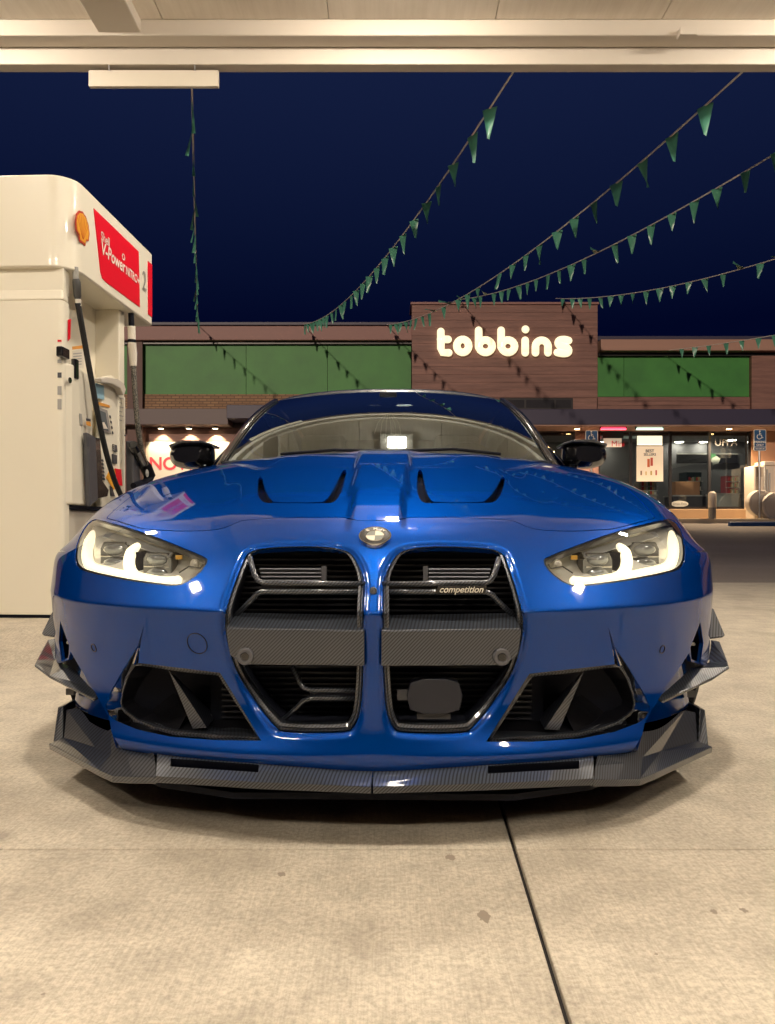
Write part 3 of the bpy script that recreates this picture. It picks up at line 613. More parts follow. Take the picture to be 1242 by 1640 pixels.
# ---- body sides: wing side, door and rear quarter as one lofted flank with wheel cut-outs
def flank(v): # (x of belt, z of belt)
    return np.interp(v, [.64, .80, .90, 1.02, 1.15, 1.30, 1.45, 1.58, 2.4, 3.3, 3.8, 4.3, 4.70], [.936,.944,.947,.949,.949,.948,.944,.938,.915,.935,.948,.93,.84]), np.interp(v, [.64,.73,.80,.90,1.02,1.15,1.30,1.45,1.58,2.4,3.3,4.7], [.50,.585,.605,.635,.66,.685,.705,.725,.738,.78,.80,.80])
vsl = np.arange(.64, 4.71, .04); zs = np.linspace(1, 0, 20); o_ = MB(); gv = []
for v in vsl:
    xb, zb = flank(v)
    for k in zs: gv.append((xb-.035*(1-k)**1.5-.01*math.sin(k*math.pi*2)*.6, v, .15+(zb-.15)*k))
nz = len(zs); ff = []
for i in range(len(vsl)-1):
    for k in range(nz-1):
        ids = (i*nz+k, i*nz+k+1, (i+1)*nz+k+1, (i+1)*nz+k); c = np.mean([gv[q] for q in ids], 0)
        if min(math.hypot(c[1]-.95, c[2]-.338), math.hypot(c[1]-3.80, c[2]-.338)) > .375 and not (c[1] < 1.0 and c[2] < .50): ff.append(ids)
o_.add(gv, ff); pair('body_flank', o_, PAINT, CAR, smooth=True)
pair('wheel_housing', MB().lathe([(.38, -.30), (.38, .05)], Matrix.Translation((.85, .95, .338)) @ Matrix.Rotation(math.pi/2, 4, 'Y'), 40), DARK, CAR)
# upper shoulder of the doors and rear deck
sh_rows = []
for v in np.linspace(1.58, 4.7, 28):
    xb, zb = flank(v); xt = np.interp(v, [1.58, 2.4, 3.4, 4.0, 4.7], [.84, .80, .78, .74, .66]); zt = np.interp(v, [1.58, 2.4, 3.4, 4.0, 4.7], [.86, .90, .93, .95, .93])
    sh_rows.append([Vector((xb, v, zb)), Vector((xb-.02, v, zb+(zt-zb)*.55)), Vector((xt+.02, v, zt-.004)), Vector((xt-.02, v, zt))])
pair('body_shoulder', MB().loft(sh_rows), PAINT, CAR, smooth=True)
part('boot_lid', MB().loft([[Vector((x*xt, v, z+.02*(1-x*x))) for x in np.linspace(-1, 1, 13)] for v, xt, z in ((3.95, .74, .95), (4.3, .71, .965), (4.62, .68, .96), (4.72, .68, .90), (4.76, .72, .55), (4.72, .72, .2))]), PAINT, CAR, smooth=True)
# ---- windscreen, roof, pillars
def glass_pt(u, k):   # u -1..1 across, k 0..1 up
    wb, wt = .655, .540; hw = wb+(wt-wb)*k
    vb = 1.27+.20*abs(u)**2.2; vt = 2.02+.10*abs(u)**2; v = vb+(vt-vb)*k
    zb = .915+.004*(1-u*u); zt = 1.302-.028*abs(u)**2.4; z = zb+(zt-zb)*k+.035*math.sin(math.pi*k)*1.0
    return Vector((u*hw, v, z))
us = np.linspace(-1, 1, 33); ks = np.linspace(0, 1, 21)
part('windscreen', MB().loft([[glass_pt(u, k) for u in us] for k in ks]), WINDSHIELD, CAR, smooth=True)
def frame_edge(k, w_, dz): a = glass_pt(1, k); return [Vector((a.x-.004, a.y-.002, a.z+.001)), Vector((a.x+.008, a.y+.0, a.z+.012)), Vector((a.x+.028, a.y+.02, a.z+.012)), Vector((a.x+.050, a.y+.055, a.z-.004)), Vector((a.x+.052, a.y+.10, a.z-.03))]
pair('windscreen_pillar', MB().loft([frame_edge(k, 0, 0) for k in np.linspace(-.05, 1, 18)]), BLACK, CAR, smooth=True)
pair('windscreen_seal', MB().tube([glass_pt(1, k)+Vector((.003,-.004,.006)) for k in np.linspace(0, 1, 18)], .0055, 8), BLACK, CAR, smooth=True)
rt = []
for q, (v, dz, wsc) in enumerate(((0, 0, 1), (.012, .010, 1.0), (.05, .022, 1.02), (.30, .045, 1.06), (.75, .045, 1.06), (1.15, .005, 1.02), (1.45, -.06, .98))):
    rt.append([Vector((glass_pt(u, 1).x*wsc*1.03, glass_pt(u, 1).y+v, glass_pt(u, 1).z+dz-(.02*abs(u)**6))) for u in us])
part('roof', MB().loft(rt), CARBON, CAR, smooth=True)
rw = [[Vector((u*(.57+.10*k), 3.48+.50*k, 1.245-.29*k+.02*math.sin(math.pi*k)-.02*abs(u)**3)) for u in np.linspace(-1, 1, 17)] for k in np.linspace(0, 1, 8)]
part('rear_window', MB().loft(rw), WINDSHIELD, CAR, smooth=True)
sw = []
for v in np.linspace(1.62, 3.9, 20):
    xt = np.interp(v, [1.62, 2.1, 3.0, 3.5, 3.9], [.76, .60, .60, .58, .66]); zt = np.interp(v, [1.62, 2.12, 2.6, 3.1, 3.5, 3.9], [.905, 1.262, 1.30, 1.285, 1.22, .97]); xb2 = np.interp(v, [1.58, 2.4, 3.4, 4.0], [.82, .785, .765, .725]); zb2 = np.interp(v, [1.58, 2.4, 3.4, 4.0], [.86, .90, .93, .95])
    sw.append([Vector((xb2, v, zb2)), Vector(((xb2+xt)/2+.012, v, (zb2+zt)/2)), Vector((xt, v, zt))])
pair('side_window', MB().loft(sw), WINDSHIELD, CAR, smooth=True)
part('wiper_cowl', MB().loft([[Vector((glass_pt(u, 0).x, glass_pt(u, 0).y+dv, glass_pt(u, 0).z+dz)) for u in us] for dv, dz in ((.02, .014), (-.02, .006), (-.035, -.03))]), DARK, CAR)
part('wiper_arm', MB().tube([glass_pt(-.62, .03)+Vector((0,-.012,.012)), glass_pt(-.3, .05)+Vector((0,-.012,.012)), glass_pt(.1, .03)+Vector((0,-.012,.012))], .006, 8), DARK, CAR)
part('wiper_arm', MB().tube([glass_pt(.0, .03)+Vector((0,-.012,.012)), glass_pt(.4, .06)+Vector((0,-.012,.012)), glass_pt(.68, .03)+Vector((0,-.012,.012))], .006, 8), DARK, CAR)
# cabin
TRIM = mat('dark_cabin_trim', (.035,.036,.038), .7)
DB = part('dashboard', MB().loft([[Vector((u*.66, v+.10*u*u, z-.03*abs(u)**3)) for u in np.linspace(-1, 1, 15)] for v, z in ((1.30, .905), (1.55, .93), (1.80, .945), (1.86, .90), (1.86, .60))]), TRIM, CAR, smooth=True)
part('instrument_hood', MB().loft([[Vector((.33+.20*math.cos(a)*sc, v, .93+.05*math.sin(a)*sc)) for a in np.linspace(0, math.pi, 14)] for v, sc in ((1.62, .55), (1.66, 1.0), (1.84, 1.05))]), mat('grey_cabin_trim', (.16,.16,.15), .6), DB, smooth=True)
Mst = Matrix.Translation((.36, 2.0, .90)) @ Matrix.Rotation(R(68), 4, 'X')
part('steering_wheel', MB().lathe([(.17, -.014), (.156, 0), (.17, .014), (.184, 0), (.17, -.014)], Mst, 36).box(.25, .47, 1.99, 2.01, .87, .91), TRIM, CAR, smooth='auto')
for sgn in (-1, 1):
    SE = part('seat', MB().loft([[Vector((sgn*.36+.24*wq*math.sin(a), v+.06*math.cos(a), z)) for a in np.linspace(0, 2*math.pi, 16, endpoint=False)] for z, v, wq in ((.35, 2.35, .9), (.6, 2.40, 1.0), (.85, 2.48, .95), (.98, 2.53, .7), (1.0, 2.54, .4))], closed=True, cap=True), TRIM, CAR, smooth='auto')
    part('headrest', MB().box(sgn*.36-.12, sgn*.36+.12, 2.52, 2.60, 1.0, 1.16), TRIM, SE, bevel=.03)
part('cabin_floor', MB().box(-.68, .68, 1.3, 3.9, .28, .32), TRIM, CAR)
part('cabin_bulkhead', MB().box(-.66, .66, 3.0, 3.05, .3, 1.0), TRIM, CAR)
MR = part('interior_mirror', MB().box(.01-.11, .01+.11, 2.02, 2.045, 1.185, 1.245), BLACK, CAR, bevel=.012)
part('mirror_mount', MB().box(-.04, .04, 1.93, 2.03, 1.24, 1.285), DARK, MR, bevel=.008)
ch = MB()
for k in range(6): x = -.05+.02*k; ch.tube([Vector((x*.4, 2.01, 1.19)), Vector((x, 2.0, 1.15)), Vector((x*1.3, 1.995, 1.10-.02*(k % 3)))], .0022, 5)
part('hanging_tassel', ch, CREAM, MR)
# ---- door mirrors
for i in (0, 1):
    MI = empty('door_mirror', (0, 0, 0), parent=CAR); mv = 1.62
    def mp(px, py, dv=0): return pl(px, py, mv+dv)
    if True:
        prof = []
        for f_, sc, dz in ((0, .62, 0), (.03, .90, 0), (.075, 1.0, .0), (.13, .99, 0), (.17, .90, 0)):
            c = Vector((.955, mv+f_, .955)); ring = []
            shp = [(-.13,.045),(-.12,.060),(-.02,.066),(.07,.055),(.115,.03),(.118,-.01),(.10,-.045),(.04,-.062),(-.06,-.058),(-.115,-.045),(-.13,-.02)]
            for a, b in chaikin(shp, 2): ring.append(c+Vector((a*sc, .05*(a+.13), b*sc)))
            prof.append(ring)
        part('mirror_cap', MB().loft(prof, closed=True, cap=True), BLACK, MI, mirror=bool(i), smooth='auto')
        blade = [Vector((.80, mv+.02, 1.012)), Vector((.86, mv-.01, 1.028)), Vector((.97, mv-.005, 1.030)), Vector((1.06, mv+.03, 1.012)), Vector((1.075, mv+.10, 1.0)), Vector((.80, mv+.14, 1.012))]
        part('mirror_top_blade', MB().prism(blade, (0, 0, -.012)), CARBON, MI, mirror=bool(i), bevel=.004)
        part('mirror_stalk', MB().hexa([Vector((.855, mv+.05, .89)), Vector((.90, mv+.03, .90)), Vector((.90, mv+.03, 1.01)), Vector((.85, mv+.05, 1.01))], [Vector((.855, mv+.11, .89)), Vector((.90, mv+.11, .90)), Vector((.90, mv+.11, 1.01)), Vector((.85, mv+.11, 1.01))]), BLACK, MI, mirror=bool(i), bevel=.008)
        part('mirror_foot', MB().hexa([Vector((.77, mv+.04, .855)), Vector((.90, mv+.04, .895)), Vector((.90, mv+.04, .915)), Vector((.76, mv+.04, .885))], [Vector((.77, mv+.12, .855)), Vector((.90, mv+.12, .895)), Vector((.90, mv+.12, .915)), Vector((.76, mv+.12, .885))]), BLACK, MI, mirror=bool(i), bevel=.006)
        part('mirror_glass', MB().box(.86, 1.05, mv+.185, mv+.19, .91, 1.0), CHROME, MI, mirror=bool(i))

for o in list(bpy.data.objects):
    if o.parent and o.parent.name.startswith('door_mirror'):
        for v in o.data.vertices: s_ = 1 if v.co.x > 0 else -1; v.co.x = s_*(.940-(1.075-abs(v.co.x))*.74); v.co.z = 1.032-(1.032-v.co.z)*.85

# ================================================================== the ground
CONC = mat('broomed_concrete', (.46, .40, .31), .82)
def _():
    g = NT(CONC); big = g.noise(.9, 5); mid = g.noise(7, 6); fine = g.noise(90, 4, rough=.75); speck = g.noise(260, 2)
    br = g.noise(30, 3, g.mapping((9, .35, 1))); c = g.ramp(big, (.30, (.46, .405, .325)), (.70, (.62, .555, .455)))
    c = g.mix(.70, c, g.ramp(mid, (.30, (.37, .325, .265)), (.64, (.62, .555, .455))), 'MIX'); c = g.mix(.60, c, g.ramp(fine, (.34, (.48, .46, .43)), (.62, (1.12, 1.10, 1.06))), 'MULTIPLY')
    c = g.mix(.38, c, g.ramp(br, (.35, (.70, .69, .67)), (.65, (1.10, 1.10, 1.09))), 'MULTIPLY')
    st = g.noise(1.7, 3, g.mapping((1, 1, 1), rot=(0, 0, .7))); c = g.mix(g.ramp(st, (.52, (0, 0, 0)), (.76, (.42, .42, .42))), c, (.20, .16, .12), 'MIX')
    spots = g.noise(5.2, 2); c = g.mix(g.ramp(spots, (.66, (0, 0, 0)), (.78, (.40, .40, .40))), c, (.16, .13, .10), 'MIX'); g.color(c)
    h = g.math('ADD', g.math('MULTIPLY', br, .7), g.math('ADD', fine, g.math('MULTIPLY', speck, .4))); g.bump(h, .14, .004)
    g.rough(g.ramp(mid, (.3, (.62, .62, .62)), (.7, (.85, .85, .85))))
_()
ASPH = mat('worn_asphalt', (.06, .056, .052), .85)
def _():
    g = NT(ASPH); a = g.noise(.5, 4, g.mapping((.4, 1, 1))); f = g.noise(70, 4, rough=.8); c = g.ramp(a, (.3, (.21, .175, .155)), (.7, (.30, .25, .22)))
    c = g.mix(.8, c, g.ramp(f, (.35, (.6, .6, .6)), (.65, (1.3, 1.3, 1.3))), 'MULTIPLY'); g.color(c); g.bump(f, .4, .006)
_()
link('ground', MB().box(-300, 300, -300, 300, -.30, -.06).mesh('ground'), mat('soil_base', (.10, .085, .07), .9), kind='structure')
PAD = link('concrete_apron', MB().box(-16, 18, -8, 9.255, -.058, -.012).mesh('apron'), mat('joint_filler', (.020, .017, .016), .9), kind='structure')
def lx(k, y): return .2415+.0357*(y-1.026)+k*3.65     # long joints, running with the bays
ty = [-8, -2.1, 1.584, 5.25, 9.27]
for k in range(-4, 4):
    for j in range(len(ty)-1):
        y0, y1 = ty[j]+.0022, ty[j+1]-.0022; g0 = .0040
        a = [(lx(k, y0)+g0, y0), (lx(k+1, y0)-g0, y0), (lx(k+1, y1)-g0, y1), (lx(k, y1)+g0, y1)]
        link('slab', MB().prism([(p[0], p[1], -.05) for p in a], (0, 0, .05)).mesh('slab'), CONC, PAD, bevel=.003)
for q, (px, py, r_, el) in enumerate(((776, 1467, .013, 2.0), (1144, 1460, .008, 1.6), (1192, 1458, .008, 1.5), (722, 1373, .014, 1.2), (452, 1400, .010, 1.4), (1051, 1528, .004, 1), (70, 1592, .004, 1))):
    c = on_plane(px, py, (0, 0, .0008), (0, 0, 1)); rnd = random.Random(q)
    pts = [(c.x+r_*math.cos(a)*rnd.uniform(.45, 1.0), c.y+r_*el*math.sin(a)*rnd.uniform(.5, 1.0), .0008) for a in np.linspace(0, 2*math.pi, 18, endpoint=False)]
    link('oil_spot', MB().add(pts, [tuple(range(18))]).mesh('spot'), mat('dried_oil', (.27, .22, .17), .7), PAD)
def rampz(y): return np.interp(y, [9.27, 12, 20.6], [-.004, .14, .775])
ys = [9.272, 10, 11, 12, 13.5, 15, 17, 19, 20.6]
link('parking_lot', MB().loft([[(x, y, float(rampz(y))) for y in ys] for x in (-60, -20, 0, 20, 60)]).mesh('lot'), ASPH, kind='structure')
link('lot_bank', MB().loft([[(x, 20.6, .775), (x, 60, .775)] for x in (-60, 60)]).mesh('bank'), ASPH, kind='structure')
crk = MB()
for pts in ([(1183, 886), (1195, 887), (1204, 889.5)], [(1206, 890), (1214, 891), (1221, 892.5)]):
    q = []
    for px, py in pts:
        d = ray(px, py); y = 9.5
        for _ in range(40): y = 12.0 if False else max(9.3, min(20, (rampz(y)-CAMZ)/d.z))
        q.append(Vector((d.x*y, y, float(rampz(y))+.004)))
    crk.tube(q, .02, 5)
WK = link('walkway', MB().box(-30, 30, 20.6, 21.9, .70, .90).mesh('walk'), mat('walkway_concrete', (.50, .42, .32), .8), kind='structure', bevel=.02)
# ================================================================== the canopy over the pumps
CY = 6.62
CAN = empty('fuel_canopy', (0, CY, 4.6), 0, 'cream painted flat canopy roof spanning over the pump and the car', 'canopy')
def cpart(name, mb, m, parent=CAN, **kw):
    o = part(name, mb, m, parent, **kw); o.data.transform(Matrix.Translation((0, -CY, -4.6))) if parent is CAN else None; return o
CEIL = mat('canopy_deck_paint', (.80, .71, .60), .45)
def _():
    g = NT(CEIL); n = g.noise(1.2, 5); s = g.noise(3, 4, g.mapping((6, .5, 1))); c = g.ramp(n, (.3, (.84, .76, .66)), (.7, (.92, .84, .74))); g.color(g.mix(.25, c, g.ramp(s, (.35, (.7, .66, .6)), (.65, (1, 1, 1))), 'MULTIPLY'))
_()
CFAS = mat('canopy_fascia_paint', (.56, .50, .43), .55)
cpart('fascia', MB().box(-13, 19, CY, CY+.12, 4.635, 5.45), CFAS, bevel=.006)
cpart('fascia', MB().box(-13, 19, -24.12, -24, 4.635, 5.45), CFAS)
cpart('fascia', MB().box(-13.12, -13, -24.12, CY+.12, 4.635, 5.45), CFAS)
cpart('fascia', MB().box(19, 19.12, -24.12, CY+.12, 4.635, 5.45), CFAS)
cpart('gutter_trim', MB().box(-13, 19, CY-.17, CY-.004, 4.775, 4.93), CFAS, bevel=.012)
cpart('roof_deck', MB().box(-13, 19, -24, CY, 4.95, 5.40), CFAS)  # unseen rear length added to keep the low sun lamp off the car
for k in range(23):
    x0 = -13+k*1.39; cpart('deck_panel', MB().box(x0+.003, x0+1.387, -24, CY-.175, 4.905, 4.945), CEIL, bevel=.004)
cpart('cross_beam', MB().hexa([(-2.42, -2, 4.80), (-2.06, -2, 4.80), (-2.06, -2, 4.91), (-2.42, -2, 4.91)], [(-2.42, CY-.10, 4.80), (-2.06, CY-.10, 4.80), (-2.06, CY-.10, 4.91), (-2.42, CY-.10, 4.91)]), CFAS, bevel=.01)
a = at_y(1086, 49, CY-.18); b = at_y(1114, 61, CY-.18); cpart('junction_box', MB().box(a.x, b.x, CY-.23, CY-.15, b.z, a.z), CFAS, bevel=.004)
LEDM = mat('led_panel_glow', (.9, .9, .9), .5, emit=(1, .89, .74), es=455)
nlamp = 0
for x in (-3.7, .12, 3.9):
    for y in (5.35, 1.0, -3.6):
        cl = empty('canopy_lamp', (x, y, 4.905), 0, 'square white drop-lens lamp fixed to the underside of the fuel canopy', 'lamp', 'lamps under the fuel canopy')
        part('lamp_tray', MB().box(-.27, .27, -.27, .27, -.03, -.001), CFAS, cl, bevel=.006)
        t_, b_ = [(-.145, -.145, -.031), (.145, -.145, -.031), (.145, .145, -.031), (-.145, .145, -.031)], [(-.11, -.11, -.085), (.11, -.11, -.085), (.11, .11, -.085), (-.11, .11, -.085)]
        part('lamp_lens', MB().hexa(b_, t_), LEDM, cl, bevel=.012)
# white bar sign hung from the canopy edge
HS = empty('hanging_bar_sign', (-2.0, CY+.05, 4.5), 0, 'plain white bar hung on two hooks from the canopy edge', 'sign')
a, b = at_y(142, 112, CY+.03), at_y(350, 138, CY+.03)
part('sign_board', MB().box(a.x+2.0, b.x+2.0, -.02, .02, b.z-4.5, a.z-4.5), mat('sign_white', (.60, .54, .45), .45), HS, bevel=.004)
for px in (176, 313):
    c = at_y(px, 108, CY+.03); part('hook', MB().tube([(c.x+2, -.03, a.z-4.5-.012), (c.x+2, -.035, a.z-4.5+.03), (c.x+2.005, -.01, 4.66-4.5)], .007, 6), ALU, HS)
# ================================================================== the fuel dispenser
PT = R(2.87); P0 = Vector((-1.84, 4.5, .13)); pc, ps = math.cos(PT), math.sin(PT)
isl = [(-4.2, 3.55), (-1.55, 3.55), (-1.42, 3.75), (-1.05, 8.6), (-4.2, 8.9)]; ist = [(-4.2, 4.1), (-1.86, 4.1), (-1.76, 4.2), (-1.55, 8.1), (-4.2, 8.3)]
link('pump_island', MB().loft([[(x, y, -.01) for x, y in isl], [(x, y, .131) for x, y in ist]], closed=True).add([(x, y, .131) for x, y in ist], [tuple(range(5))]).mesh('island'), CONC, kind='structure', smooth='auto')
PUMP = empty('fuel_dispenser', P0, -PT, 'tall white fuel pump with red sign band and two black hoses beside the car', 'fuel pump')
PWm = Matrix.Translation(P0) @ Matrix.Rotation(-PT, 4, 'Z'); PWi = PWm.inverted()
def pp(px, py, off=0.0): return PWi @ on_plane(px, py, PWm @ Vector((off, 0, 0)), PWm.to_3x3() @ Vector((1, 0, 0)))
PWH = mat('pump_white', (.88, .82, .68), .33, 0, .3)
def rrect(x0, x1, y0, y1, r, corners=(1, 1, 1, 1), n=6):
    pts = []
    for (cx, cy, a0), f in zip(((x0, y0, 180), (x1, y0, 270), (x1, y1, 0), (x0, y1, 90)), corners):
        rr_ = r*f; ccx = cx+(rr_ if cx == x0 else -rr_); ccy = cy+(rr_ if cy == y0 else -rr_)
        if f == 0: pts.append((cx, cy)); continue
        for k in range(n+1): a = R(a0+90*k/n); pts.append((ccx+rr_*math.cos(a), ccy+rr_*math.sin(a)))
    return pts
vb, vt = 2.05, 2.592
VAL = part('valance', MB().prism([(x, y, vb) for x, y in rrect(-1.25, 0, -.01, 1.335, .15, (1, 1, .2, .2), 10)], (0, 0, vt-vb)), PWH, PUMP, smooth='auto', bevel=.012)
part('cabinet', MB().box(-1.16, -.24, .03, .97, 0, 2.06), PWH, PUMP, bevel=.008)
part('end_panel', MB().prism([(x, y, .02) for x, y in rrect(-1.17, -.055, .0, .085, .03, (1, 1, 0, 0))], (0, 0, 1.84)), PWH, PUMP, smooth='auto', bevel=.004)
part('end_panel_cap', MB().hexa([(-1.17, .0, 1.862), (-.055, .0, 1.862), (-.055, .085, 1.862), (-1.17, .085, 1.862)], [(-1.15, .022, 1.93), (-.065, .022, 1.93), (-.065, .085, 1.93), (-1.15, .085, 1.93)]), PWH, PUMP, bevel=.012)
part('valance_neck', MB().box(-1.16, -.06, .024, .10, 1.90, 2.055), PWH, PUMP, bevel=.006)
decal_red = [(109.3, 512), (113.5, 511), (112.5, 542), (109.3, 546)]
part('plinth', MB().box(-1.15, -.07, .008, .96, 0, .018), DARK, PUMP)
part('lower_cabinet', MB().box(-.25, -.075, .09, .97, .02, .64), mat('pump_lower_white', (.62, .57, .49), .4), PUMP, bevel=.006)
part('shelf_edge', MB().box(-.25, -.05, .088, .97, .642, .665), DARK, PUMP)
part('far_post', MB().box(-.30, -.07, .87, .965, .66, 2.05), PWH, PUMP, bevel=.01)
part('back_post', MB().box(-.22, -.16, .10, .20, 1.5, 2.05), PWH, PUMP, bevel=.01)
# near holster column with boot
c0, c1 = pp(107, 580, -.045), pp(160, 812, -.045)
HOL = part('nozzle_column', MB().loft([[(-.24, c0.y, z), (-.06, c0.y, z), (-.035, c0.y+.05, z), (-.035, c0.y+.05+w_, z), (-.10, c1.y+.02, z), (-.24, c1.y+.02, z)] for z, w_ in ((.667, .16), (.80, .16), (1.30, .10), (c0.z, .08))], closed=True, cap=True), PWH, PUMP, bevel=.012)
q = [pp(132, 692, -.028), pp(146, 700, -.028), pp(150, 800, -.028), pp(136, 812, -.028)]; part('holster_guard', MB().prism(q, (.035, 0, 0)), mat('holster_grey', (.075, .075, .085), .45), HOL, bevel=.012)
q = [pp(147, 700, -.030), pp(158, 702, -.030), pp(162, 770, -.030), pp(172, 785, -.030), pp(170, 795, -.030), pp(150, 800, -.030)]; part('holster_boot', MB().prism(q, (.012, 0, 0)), BLACK, HOL, bevel=.004)
c = pp(112, 609, -.034); part('lock_plug', MB().lathe([(0, .006), (.016, .006), (.018, 0)], frame(c, (0, 1, 0), (0, 0, 1)), 18), BLACK, HOL)
part('hose_clip', MB().box(-.075, -.035, pp(110, 580).y, pp(122, 580).y, 1.52, 1.58), BLACK, HOL, bevel=.008)
part('hose_clip', MB().box(-.055, -.025, pp(128, 600).y, pp(134, 600).y, 1.42, 1.54), BLACK, HOL, bevel=.008)
# console with screens
s0, s1 = pp(163, 600, -.09), pp(200, 800, -.09)
hood = [(x, s0.y+.0+(s1.y-s0.y)*u_, z) for x, u_, z in ()]
CON = part('console', MB().prism([(-.12, s0.y-.03, .66), (-.12, s0.y-.03, 1.46), (-.12, s0.y+.05, 1.545), (-.12, s0.y+.15, 1.57), (-.12, s0.y+.26, 1.55), (-.12, s1.y-.02, 1.45), (-.12, s1.y-.02, .66)], (.045, 0, 0)), PWH, PUMP, bevel=.012)
def decal(name, quad, m, parent, off=-.072, th=.003, bevel=.0): return part(name, MB().prism([pp(x, y, off) for x, y in quad], (th, 0, 0)), m, parent, bevel=bevel)
BLUEPAPER = mat('blue_notice', (.30, .50, .62), .5); ORANGE = mat('orange_print', (.75, .33, .06), .5); INK = mat('dark_print', (.06, .06, .07), .5); PAPER = mat('paper_white', (.74, .68, .58), .6)
decal('console_brow', [(150, 606), (160, 604), (178, 607), (188, 614), (191, 624), (188, 634), (182, 622), (168, 615), (151, 613)], mat('brow_shade_plastic', (.60, .55, .48), .4), CON, -.073, .05, .006)
decal('price_notice', [(153, 613), (166, 618), (167, 640), (153, 637)], BLUEPAPER, CON)
decal('warning_label', [(155, 643), (175, 649), (176, 653), (155, 648)], ORANGE, CON)
decal('screen_bezel', [(155, 651), (171, 657), (177, 695), (160, 690)], mat('bezel_grey', (.30, .28, .26), .4), CON, -.073, .006)
decal('screen', [(157, 656), (169, 661), (174, 691), (161, 687)], mat('display_grey', (.14, .16, .17), .12), CON, -.066, .0025)
decal('screen_image', [(161, 677), (167, 676), (173, 687), (162, 686)], PAPER, CON, -.063, .001)
for k in range(4): decal('soft_key', [(175.5+k*1.3, 665+k*8.5), (177.3+k*1.3, 666+k*8.5), (177.8+k*1.3, 670+k*8.5), (176+k*1.3, 669+k*8.5)], INK, CON)
decal('keypad', [(180, 711), (186, 713), (187, 724), (181, 722)], INK, CON, -.073, .008, .002); decal('card_slot', [(179, 727), (186, 729), (186, 743), (180, 741)], INK, CON, -.073, .01, .002)
for k in range(3): decal('key', [(181.5, 713+k*3.2), (184.5, 713.8+k*3.2), (184.5, 715.4+k*3.2), (181.5, 714.6+k*3.2)], LGREY, CON, -.064, .002)
decal('red_label', [(184, 750), (194, 752), (196, 778), (188, 777)], RED, CON); decal('yellow_label', [(176, 752), (184, 751), (189, 780), (182, 784), (170, 765)], YEL, CON, -.0735, .002)
decal('black_label', [(163, 777), (167, 779), (170, 796), (164, 794)], INK, CON); decal('black_label', [(176, 778), (179, 780), (184, 795), (177, 794)], INK, CON)
for k in range(6): decal('small_print', [(160.5+k*.5, 735+k*6), (165+k*.5, 736+k*6), (166+k*.5, 739.5+k*6), (161.5+k*.5, 738.5+k*6)], INK, CON)
RC = part('side_console', MB().box(-.14, -.07, pp(190, 700, -.07).y, .985, .66, 1.46), PWH, PUMP, bevel=.012)
decal('grade_label', [(190.5, 623), (199, 626), (199, 628), (190.5, 625)], INK, RC, -.0685, .0015); decal('grade_label', [(199.5, 696), (202.5, 697), (202.5, 699), (199.5, 698)], INK, RC, -.0685, .0015)
for k in range(7): decal('small_print', [(191.5, 630+k*7), (196+k % 2*2, 631.5+k*7), (196+k % 2*2, 632.4+k*7), (191.5, 631+k*7)], LGREY, RC, -.0685, .001)
decal('inspection_label', [(138, 670), (145, 671), (145.5, 675), (138.5, 674)], INK, HOL, -.033, .0015); decal('inspection_label', [(138, 674.5), (145, 675.5), (146, 683), (139, 681)], ORANGE, HOL, -.033, .0015)
decal('fine_print', [(127, 662), (131, 663), (133, 682), (128, 680)], LGREY, HOL, -.033, .0012)
decal('rear_notice', [(116, 555), (134, 553), (134, 558), (116, 560)], ORANGE, PUMP, -.155, .002); decal('rear_notice_sheet', [(116, 562), (134, 559), (134, 590), (116, 588)], PAPER, PUMP, -.157, .002)
for k in range(5): decal('small_print', [(117.5, 566+k*4.4), (131, 564.6+k*4.4), (131, 566.2+k*4.4), (117.5, 567.6+k*4.4)], LGREY, PUMP, -.1545, .001)
decal('red_strip', decal_red, RED, PUMP, -.05, .002)
# small print on the near end panel
for k, (z, h_, m_) in enumerate(((1.62, .012, RED), (1.575, .03, LGREY), (1.50, .02, LGREY), (1.42, .03, INK), (1.33, .05, LGREY), (1.25, .06, LGREY))):
    part('end_label', MB().box(-.085, -.062, -.0025, .001, z-h_/2, z+h_/2), m_, PUMP)
# far holster and nozzle
FH = decal('far_holster', [(201, 706), (206, 707), (212, 716), (213, 785), (202, 790)], mat('holster_grey', (.075, .075, .085), .45), PUMP, -.09, .06, .01)
def ring_tube(path, r, n=12): return MB().tube(path, r, n)
NZ = empty('nozzle', (0, 0, 0), parent=PUMP); pq = lambda x, y, o=-.02: pp(x, y, o)
part('nozzle_body', ring_tube([pq(213, 712), pq(220, 727), pq(228, 742)], [.034, .040, .038]), BLACK, NZ, smooth='auto')
part('nozzle_grip', ring_tube([pq(224, 732), pq(234, 748), pq(240, 762), pq(236, 772), pq(222, 776), pq(214, 778)], [.026, .044, .044, .032, .026, .022]), DARK, NZ, smooth='auto')
part('nozzle_sleeve', ring_tube([pq(221, 724, .0), pq(230, 744, .0)], [.017, .019]), ALU, NZ, smooth='auto')
c = pq(236, 758, .022); part('nozzle_dial', MB().lathe([(.006, .004), (.010, .006), (.014, .006), (.018, .002), (.026, .004), (.030, 0)], frame(c, (0, 1, 0), (0, 0, 1)) @ Matrix.Rotation(0, 4, 'X'), 24), LGREY, NZ, smooth='auto')
